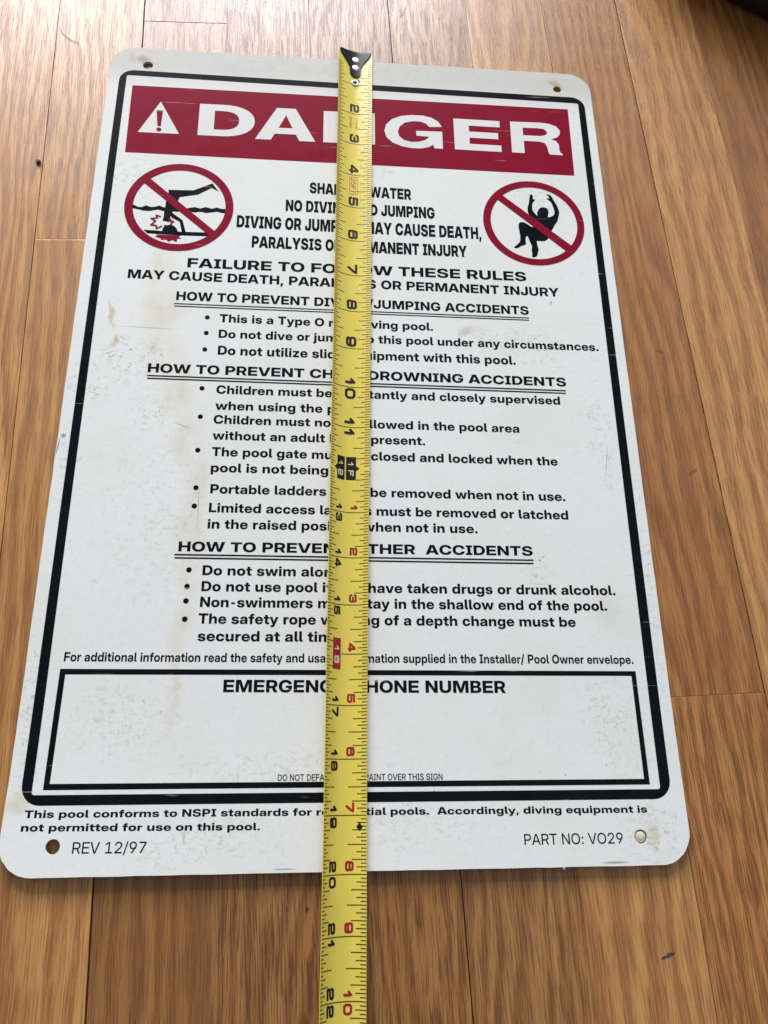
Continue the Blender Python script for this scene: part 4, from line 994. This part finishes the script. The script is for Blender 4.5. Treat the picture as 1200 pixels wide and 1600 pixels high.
def station(n):
    y = 19.936 - .999 * n
    xc, phi, rho = interp(y, TX), interp(y, TP), math.radians(interp(y, TR))
    Rr = TW / (2 * phi)
    z0 = .012 + (bend(xc, y) if y > -.3 else bend(xc, -.3))
    if y < -4:
        t = min(1, (-4 - y) / 8)
        z0 += (FLOOR_Z + .01 - z0) * t * t * (3 - 2 * t)
    return y, xc, Rr, rho, z0


def tp(s, n, h=0.0):
    """point of the cupped blade: s across (-TW/2..TW/2), n inches along, h above its face"""
    y, xc, Rr, rho, z0 = station(n)
    a = s / Rr
    x, z = (Rr - h) * math.sin(a), Rr - (Rr - h) * math.cos(a)
    X = x * math.cos(rho) + z * math.sin(rho)
    Z = -x * math.sin(rho) + z * math.cos(rho)
    # the circle's lowest point after rolling the section by rho
    Z -= Rr * math.cos(rho) - Rr
    return (xc + X, y, z0 + Z)


N0, N1 = -.06, 34.0


def strip(name, grid_s, grid_n, mat, parent, h0, thick):
    ns, nn = len(grid_s), len(grid_n)
    V = [tp(s, n, h0) for n in grid_n for s in grid_s] + [tp(s, n, h0 - thick) for n in grid_n for s in grid_s]
    F = []
    o = ns * nn
    for j in range(nn - 1):
        for i in range(ns - 1):
            q = j * ns + i
            F.append((q, q + ns, q + ns + 1, q + 1))
            F.append((o + q, o + q + 1, o + q + ns + 1, o + q + ns))
        a, b = j * ns, (j + 1) * ns
        F.append((a, o + a, o + b, b))
        a, b = j * ns + ns - 1, (j + 1) * ns + ns - 1
        F.append((a, b, o + b, o + a))
    for i in range(ns - 1):
        F.append((i, i + 1, o + i + 1, o + i))
        q = (nn - 1) * ns + i
        F.append((q, o + q, o + q + 1, q + 1))
    return mesh_obj(name, V, F, mat, parent, True)


gs_ = [(-.5 + i / 20) * TW for i in range(21)]
gn = [N0 + (N1 - N0) * i / 136 for i in range(137)]
blade = strip('blade', gs_, gn, M['tape'], tape, 0.0, .010)
bm = blade.modifiers.new('edges', 'EDGE_SPLIT')
bm.split_angle = math.radians(50)


def on_tape(name, vs, fs, mat, h=.0025, parent=None):
    out = []
    for f in fs:
        ar = sum(vs[p][0] * vs[q][1] - vs[q][0] * vs[p][1] for p, q in zip(f, f[1:] + f[:1]))
        out.append(f if ar < 0 else f[::-1])
    return mesh_obj(name, [tp(s, n, h) for s, n in vs], out, mat, parent or blade)


# graduation lines
V, F = [], []


def tick(s0, s1, n, w):
    k = max(1, int(abs(s1 - s0) / .05))
    b = len(V)
    for i in range(k + 1):
        s = s0 + (s1 - s0) * i / k
        V.extend([(s, n - w), (s, n + w)])
    F.extend((b + 2 * i, b + 2 * i + 1, b + 2 * i + 3, b + 2 * i + 2) for i in range(k))


hw = TW / 2
for q in range(5, int(23.6 * 16)):
    n = q / 16
    r = q % 16
    w = .0085
    if r == 0:
        if n not in (12, 16):
            tick(-hw + .004, hw - .004, n, w)
        elif n == 16:
            tick(-.08, hw - .004, n, w)
        continue
    a, b = {8: (.28, .37), 4: (.20, .29), 12: (.20, .29)}.get(r, (.15, .20) if r % 2 == 0 else (.09, .115))
    if n < .7:
        a, b = min(a, .14), min(b, .12)
    if 11.7 < n < 12.3:
        a = min(a, .13)
    tick(-hw + .004, -hw + a, n, w)
    tick(hw - b, hw - .004, n, w)
me = on_tape('tick_marks', V, F, M['tick'])

# digits: square-shouldered strokes, drawn in a unit box
DG = {
    '0': [[(.2, 0), (.8, 0), (1, .2), (1, .8), (.8, 1), (.2, 1), (0, .8), (0, .2), (.2, 0), (.3, 0)]],
    '1': [[(.05, .62), (.62, .98), (.62, 0)]],
    '2': [[(0, .80), (.05, .95), (.2, 1), (.8, 1), (.97, .93), (1, .8), (1, .66), (.93, .54), (.8, .5), (.2, .46), (.05, .40), (0, .26), (0, 0), (1, 0)]],
    '3': [[(.02, .82), (.07, .95), (.2, 1), (.8, 1), (.95, .95), (1, .8), (.97, .6), (.85, .52), (.35, .52), (.86, .52), (.98, .42), (1, .2), (.93, .05), (.8, 0), (.2, 0), (.05, .06), (0, .2)]],
    '4': [[(.75, 0), (.75, 1), (.62, 1), (0, .30), (0, .22), (1, .22)]],
    '5': [[(.95, 1), (.06, 1), (.02, .55), (.8, .57), (.95, .50), (1, .38), (1, .2), (.93, .05), (.8, 0), (.2, 0), (.05, .05), (0, .18)]],
    '6': [[(.97, .84), (.9, .96), (.78, 1), (.2, 1), (.05, .93), (0, .8), (0, .2), (.06, .05), (.2, 0), (.8, 0), (.95, .06), (1, .2), (1, .42), (.94, .55), (.8, .6), (0, .6)]],
    '7': [[(0, 1), (1, 1), (.98, .9), (.35, 0)]],
    '8': [[(.2, 0), (.8, 0), (.97, .07), (1, .2), (1, .38), (.9, .52), (.1, .52), (0, .38), (0, .2), (.05, .06), (.2, 0), (.3, 0)],
          [(.1, .52), (.04, .64), (.04, .84), (.1, .96), (.22, 1), (.78, 1), (.9, .96), (.96, .84), (.96, .64), (.9, .52)]],
    '9': [[(.03, .16), (.1, .04), (.22, 0), (.8, 0), (.95, .07), (1, .2), (1, .8), (.94, .95), (.8, 1), (.2, 1), (.05, .94), (0, .8), (0, .58), (.06, .45), (.2, .4), (1, .4)]],
    'F': [[(0, 0), (0, 1), (.9, 1)], [(0, .5), (.75, .5)]],
}


def digit(ch, n, s, wid, hei, pen):
    """outlines of a digit whose reading direction runs down the tape: left edge at n, foot at s"""
    paths = [[(x * (wid - pen) + pen / 2, y * (hei - pen) + pen / 2) for x, y in p] for p in DG[ch]]
    vs, fs = fill(strokes(paths, pen, 2.4))
    return [(s + v, n + u) for u, v in vs], fs


def numeral(txt, n_line, s, wid, hei, pen, mat, h=.0025, after=False, adv=None, split=True, start=None):
    V, F = [], []
    k = len(txt)
    for i, ch in enumerate(txt):
        w = wid * (.72 if ch == '1' else 1)
        if start is not None:
            n = start + i * (adv or wid * 1.25)
        elif k == 1 or not split:
            n = n_line - .05 - w
        else:
            n = n_line - .045 - w if i == 0 else n_line + .03
        vs, fs = digit(ch, n, s, w, hei, pen)
        b = len(V)
        V += vs
        F += [tuple(b + q for q in f) for f in fs]
    return on_tape('numeral', V, F, mat, h)


for n in range(2, 12):
    numeral(str(n), n, -.115, .265, .245, .060, M['ink'])
for n in range(13, 24):
    if n == 16:
        continue
    numeral(str(n), n, -.275, .185, .155, .042, M['ink'])
for i in range(1, 12):
    numeral(str(i), 12 + i, .05 if i > 3 else .06, .175, .16, .042, M['redink'], split=(i >= 10))
# the partly hidden 1 beside the rivet
numeral('1', 1.0, .02, .2, .13, .03, M['ink'])


def patch(name, pts, mat, h, parent=None):
    pts = subdiv(ccw(pts), .05)
    xs = [p[0] for p in pts]
    ys = [p[1] for p in pts]
    extra = [(x, y) for x in np.arange(min(xs) + .03, max(xs) - .02, .06) for y in np.arange(min(ys) + .03, max(ys) - .02, .08)]
    vs, fs = fill([pts], extra)
    return on_tape(name, vs, fs, mat, h, parent)


# foot marks: twin black flags at 12
patch('foot_mark', [(-.265, 11.70), (-.085, 11.72), (-.085, 12.27), (-.265, 12.25), (-.265, 12.05), (-.335, 11.985), (-.265, 11.92)], M['ink'], .0025)
patch('foot_mark', [(-.055, 11.72), (.165, 11.71), (.165, 11.92), (.245, 11.985), (.165, 12.05), (.165, 12.25), (-.055, 12.26)], M['ink'], .0025)
numeral('12', 0, -.235, .14, .11, .022, M['paleink'], .005, start=11.83, adv=.20)
numeral('1F', 0, -.01, .15, .125, .022, M['paleink'], .005, start=11.83, adv=.20)
# red stud mark at 16
patch('stud_mark', [(-.275, 15.68), (-.095, 15.69), (-.095, 16.31), (-.275, 16.30)], M['redink'], .0025)
numeral('16', 0, -.235, .15, .11, .024, M['paleink'], .005, start=15.84, adv=.20)
# black diamond on the right edge at 19 3/16
patch('diamond_mark', [(.315, 19.125), (.38, 19.20), (.315, 19.275), (.25, 19.20)], M['ink'], .0035)
# the red outlined length box after 4
box = [(-.10, 4.06), (.115, 4.06), (.115, 4.61), (-.10, 4.61)]
bi_ = [(-.088, 4.072), (.103, 4.072), (.103, 4.598), (-.088, 4.598)]
vs, fs = fill([subdiv(ccw(box), .05), subdiv(ccw(bi_), .05)[::-1]])
on_tape('length_box', vs, fs, M['faintred'], .0025)


def tape_text(txt, n0, n1, s0, hei, mat, h=.0025):
    V, F, lo, hi = text2d(txt, 560)
    q = [(s0 + b / CAPH * hei, n0 + (n1 - n0) * (a - lo) / (hi - lo)) for a, b in V]
    return on_tape('caption', q, F, mat, h)


tape_text('25FT', 4.10, 4.57, -.06, .13, M['faintred'])
tape_text('INCHES', 2.13, 2.50, -.12, .055, M['faintred'])
tape_text('FT & IN', 2.15, 2.50, .035, .055, M['faintred'])

# hook: a black plate riveted into the cupped end, its arms flaring to both edges
hp = [(-.445, -.10), (-.415, .0), (-.335, .11), (-.225, .27), (-.16, .42), (-.155, .56), (-.14, .66), (-.09, .73), (0, .765), (.09, .73), (.14, .66), (.15, .56), (.155, .42),
      (.21, .27), (.32, .11), (.395, .0), (.425, -.10)]
hp = [(s + .012, n) for s, n in hp]


def hook_plate():
    pts = subdiv(ccw(hp), .05)
    vs, fs = fill([pts], [(s, n) for s in np.arange(-.42, .43, .06) for n in np.arange(-.06, .74, .07)])
    n0 = len(vs)
    V = [tp(s, n, .034) for s, n in vs] + [tp(s, n, .001) for s, n in vs]
    Fc = [f[::-1] for f in fs] + [tuple(n0 + i for i in f) for f in fs]
    ed = {(a, b) for f in fs for a, b in zip(f, f[1:] + f[:1])}
    for a, b in ed:
        if (b, a) not in ed:
            Fc.append((a, b, n0 + b, n0 + a))
    # the lip: bent down over the sign's top edge, following the cupped end
    k = 17
    b0 = len(V)
    for i in range(k):
        s = -.44 + .87 * i / (k - 1) + .012
        p0 = tp(s, -.10, .034)
        pz = tp(s, -.10, -.012)
        low = max(FLOOR_Z + .006, pz[2] - .085)
        V += [(p0[0], p0[1] - .012, p0[2] - .001), (p0[0], p0[1] + .035, p0[2] - .004), (p0[0], p0[1] + .035, low), (p0[0], p0[1] - .004, low)]
    for i in range(k - 1):
        for j in range(4):
            Fc.append((b0 + i * 4 + j, b0 + i * 4 + (j + 1) % 4, b0 + (i + 1) * 4 + (j + 1) % 4, b0 + (i + 1) * 4 + j))
    Fc += [(b0, b0 + 3, b0 + 2, b0 + 1), tuple(b0 + (k - 1) * 4 + j for j in range(4))]
    return mesh_obj('hook', V, Fc, M['hook'], tape)


hook = hook_plate()


def stud(name, s, n, r, h0, hh, mat, parent):
    V, F = [], []
    nn, rings = 20, 4
    for j in range(rings):
        a = j / rings * math.pi / 2
        for i in range(nn):
            t = 2 * math.pi * i / nn
            V.append(tp(s + r * math.cos(a) * math.cos(t), n + r * math.cos(a) * math.sin(t), h0 + hh * math.sin(a)))
    V.append(tp(s, n, h0 + hh))
    for j in range(rings - 1):
        for i in range(nn):
            F.append((j * nn + i, (j + 1) * nn + i, (j + 1) * nn + (i + 1) % nn, j * nn + (i + 1) % nn))
    for i in range(nn):
        F.append(((rings - 1) * nn + i, rings * nn, (rings - 1) * nn + (i + 1) % nn))
    return mesh_obj(name, V, F, mat, parent, True)


stud('rivet', .015, .165, .092, .033, .012, M['rivet'], hook)
stud('rivet', .015, .44, .092, .033, .012, M['rivet'], hook)


def eyelet():
    V, F = [], []
    n = 24
    prof = [(.105, .001), (.10, .02), (.085, .03), (.062, .028), (.05, .012), (.048, .001)]
    for i in range(n):
        t = 2 * math.pi * i / n
        V += [tp(.01 + r * math.cos(t), .955 + r * math.sin(t), h) for r, h in prof]
    k = len(prof)
    for i in range(n):
        for j in range(k - 1):
            a, b = i * k + j, ((i + 1) % n) * k + j
            F.append((a, a + 1, b + 1, b))
    o = mesh_obj('eyelet', V, F, M['rivet'], blade, True)
    vs, fs = fill([circle(.01, .955, .058, 20)])
    on_tape('eyelet_hole', vs, fs, M['ink'], .006)
    return o


eyelet()

# ------------------------------------------------------------------ small things on the floor
def lump(name, x, y, r, mat, seed):
    rn = random.Random(seed)
    b = bmesh.new()
    bmesh.ops.create_icosphere(b, subdivisions=2, radius=1.0)
    V = []
    for v in b.verts:
        k = 1 + rn.uniform(-.22, .22)
        V.append((x + v.co.x * r * k, y + v.co.y * r * 1.15 * k, FLOOR_Z + r * .5 + v.co.z * r * .6 * k))
    b.verts.index_update()
    F = [tuple(v.index for v in f.verts) for f in b.faces]
    b.free()
    return mesh_obj(name, V, F, mat)


tag(lump('crumb', -1.386, 15.93, .062, M['crumb'], 1), 'small dark brown crumb on the oak board left of the sign', 'crumb')


def tube(name, pts, r, mat, n=6):
    V, F = [], []
    P = [Vector(p) for p in pts]
    for i, p in enumerate(P):
        d = (P[min(i + 1, len(P) - 1)] - P[max(i - 1, 0)]).normalized()
        u = d.orthogonal().normalized()
        u = Vector((-d.y, d.x, 0)).normalized()
        v = d.cross(u)
        rr = r * (.35 if i in (0, len(P) - 1) else 1)
        for j in range(n):
            a = 2 * math.pi * j / n
            V.append(tuple(p + u * math.cos(a) * rr + v * math.sin(a) * rr))
    for i in range(len(P) - 1):
        for j in range(n):
            F.append((i * n + j, i * n + (j + 1) % n, (i + 1) * n + (j + 1) % n, (i + 1) * n + j))
    F += [tuple(range(n))[::-1], tuple((len(P) - 1) * n + j for j in range(n))]
    return mesh_obj(name, V, F, mat, None, True)


def hair(pts, label):
    q = []
    for i in range(len(pts) - 1):
        for k in range(6):
            t = k / 6
            p0, p1, p2, p3 = pts[max(i - 1, 0)], pts[i], pts[i + 1], pts[min(i + 2, len(pts) - 1)]
            f = lambda a, b, c, d: .5 * (2 * b + (c - a) * t + (2 * a - 5 * b + 4 * c - d) * t * t + (3 * b - a - 3 * c + d) * t ** 3)
            q.append((f(p0[0], p1[0], p2[0], p3[0]), f(p0[1], p1[1], p2[1], p3[1]), FLOOR_Z + .012))
    q.append((*pts[-1], FLOOR_Z + .012))
    tag(tube('hair_strand', q, .0048, M['hair']), label, 'hair')


hair([(-1.467, 20.448), (-1.342, 20.23), (-1.121, 20.021), (-.863, 19.907)], 'thin curved hair above and left of the sign, near its top left corner')
hair([(13.514, 11.246), (13.62, 11.215), (13.713, 11.201)], 'short hair on the floor right of the words any circumstances')
hair([(13.845, 8.027), (13.979, 8.124), (14.077, 8.173)], 'short hair on the floor right of the words when the')
hair([(7.753, 22.044), (7.70, 21.85), (7.601, 21.637)], 'thin pale brown hair on the shiny boards above the tape hook')

# smear of slate paint on the board below the sign
pv = [(11.90, -1.60), (11.95, -1.55), (12.02, -1.53), (12.07, -1.48), (12.16, -1.47), (12.24, -1.475), (12.20, -1.52), (12.13, -1.535), (12.08, -1.575), (12.02, -1.565), (11.96, -1.60)]
pv = [(12.06 + (x - 12.07) * .8, -1.52 + (y + 1.53) * .8) for x, y in pv]
n = len(pv)
sm = mesh_obj('paint_smear', [(x, y, FLOOR_Z + .004) for x, y in pv] + [(x, y, FLOOR_Z - .004) for x, y in pv],
              [tuple(range(n))[::-1], tuple(range(n, 2 * n))] + [(i, n + i, n + (i + 1) % n, (i + 1) % n) for i in range(n)], M['smear'])
tag(sm, 'small slate blue paint smear on the oak floor below the right end of the sign', 'paint smear')


# the black object that just enters the top right corner of the picture
def dark_object():
    V, F = [], []
    n = 40
    prof = [(.86, 0), (.95, .12), (1.0, .5), (1.0, 1.1), (.97, 1.7), (.88, 2.2), (.70, 2.5), (.4, 2.62)]
    cx, cy, lx, ly, ro = 19.0, 25.0, 4.6, 2.75, math.radians(-34)
    for r, z in prof:
        for i in range(n):
            t = 2 * math.pi * i / n
            c, s_ = math.cos(t), math.sin(t)
            x = lx * r * math.copysign(abs(c) ** .6, c)
            y = ly * r * math.copysign(abs(s_) ** .6, s_)
            V.append((cx + x * math.cos(ro) - y * math.sin(ro), cy + x * math.sin(ro) + y * math.cos(ro), FLOOR_Z + z))
    for j in range(len(prof) - 1):
        for i in range(n):
            F.append((j * n + i, j * n + (i + 1) % n, (j + 1) * n + (i + 1) % n, (j + 1) * n + i))
    F.append(tuple((len(prof) - 1) * n + i for i in range(n)))
    F.append(tuple(range(n))[::-1])
    o = mesh_obj('dark_object', V, F, M['darkobj'], None, True)
    tag(o, 'black rounded object resting on the floor in the far right corner', 'dark object')


dark_object()
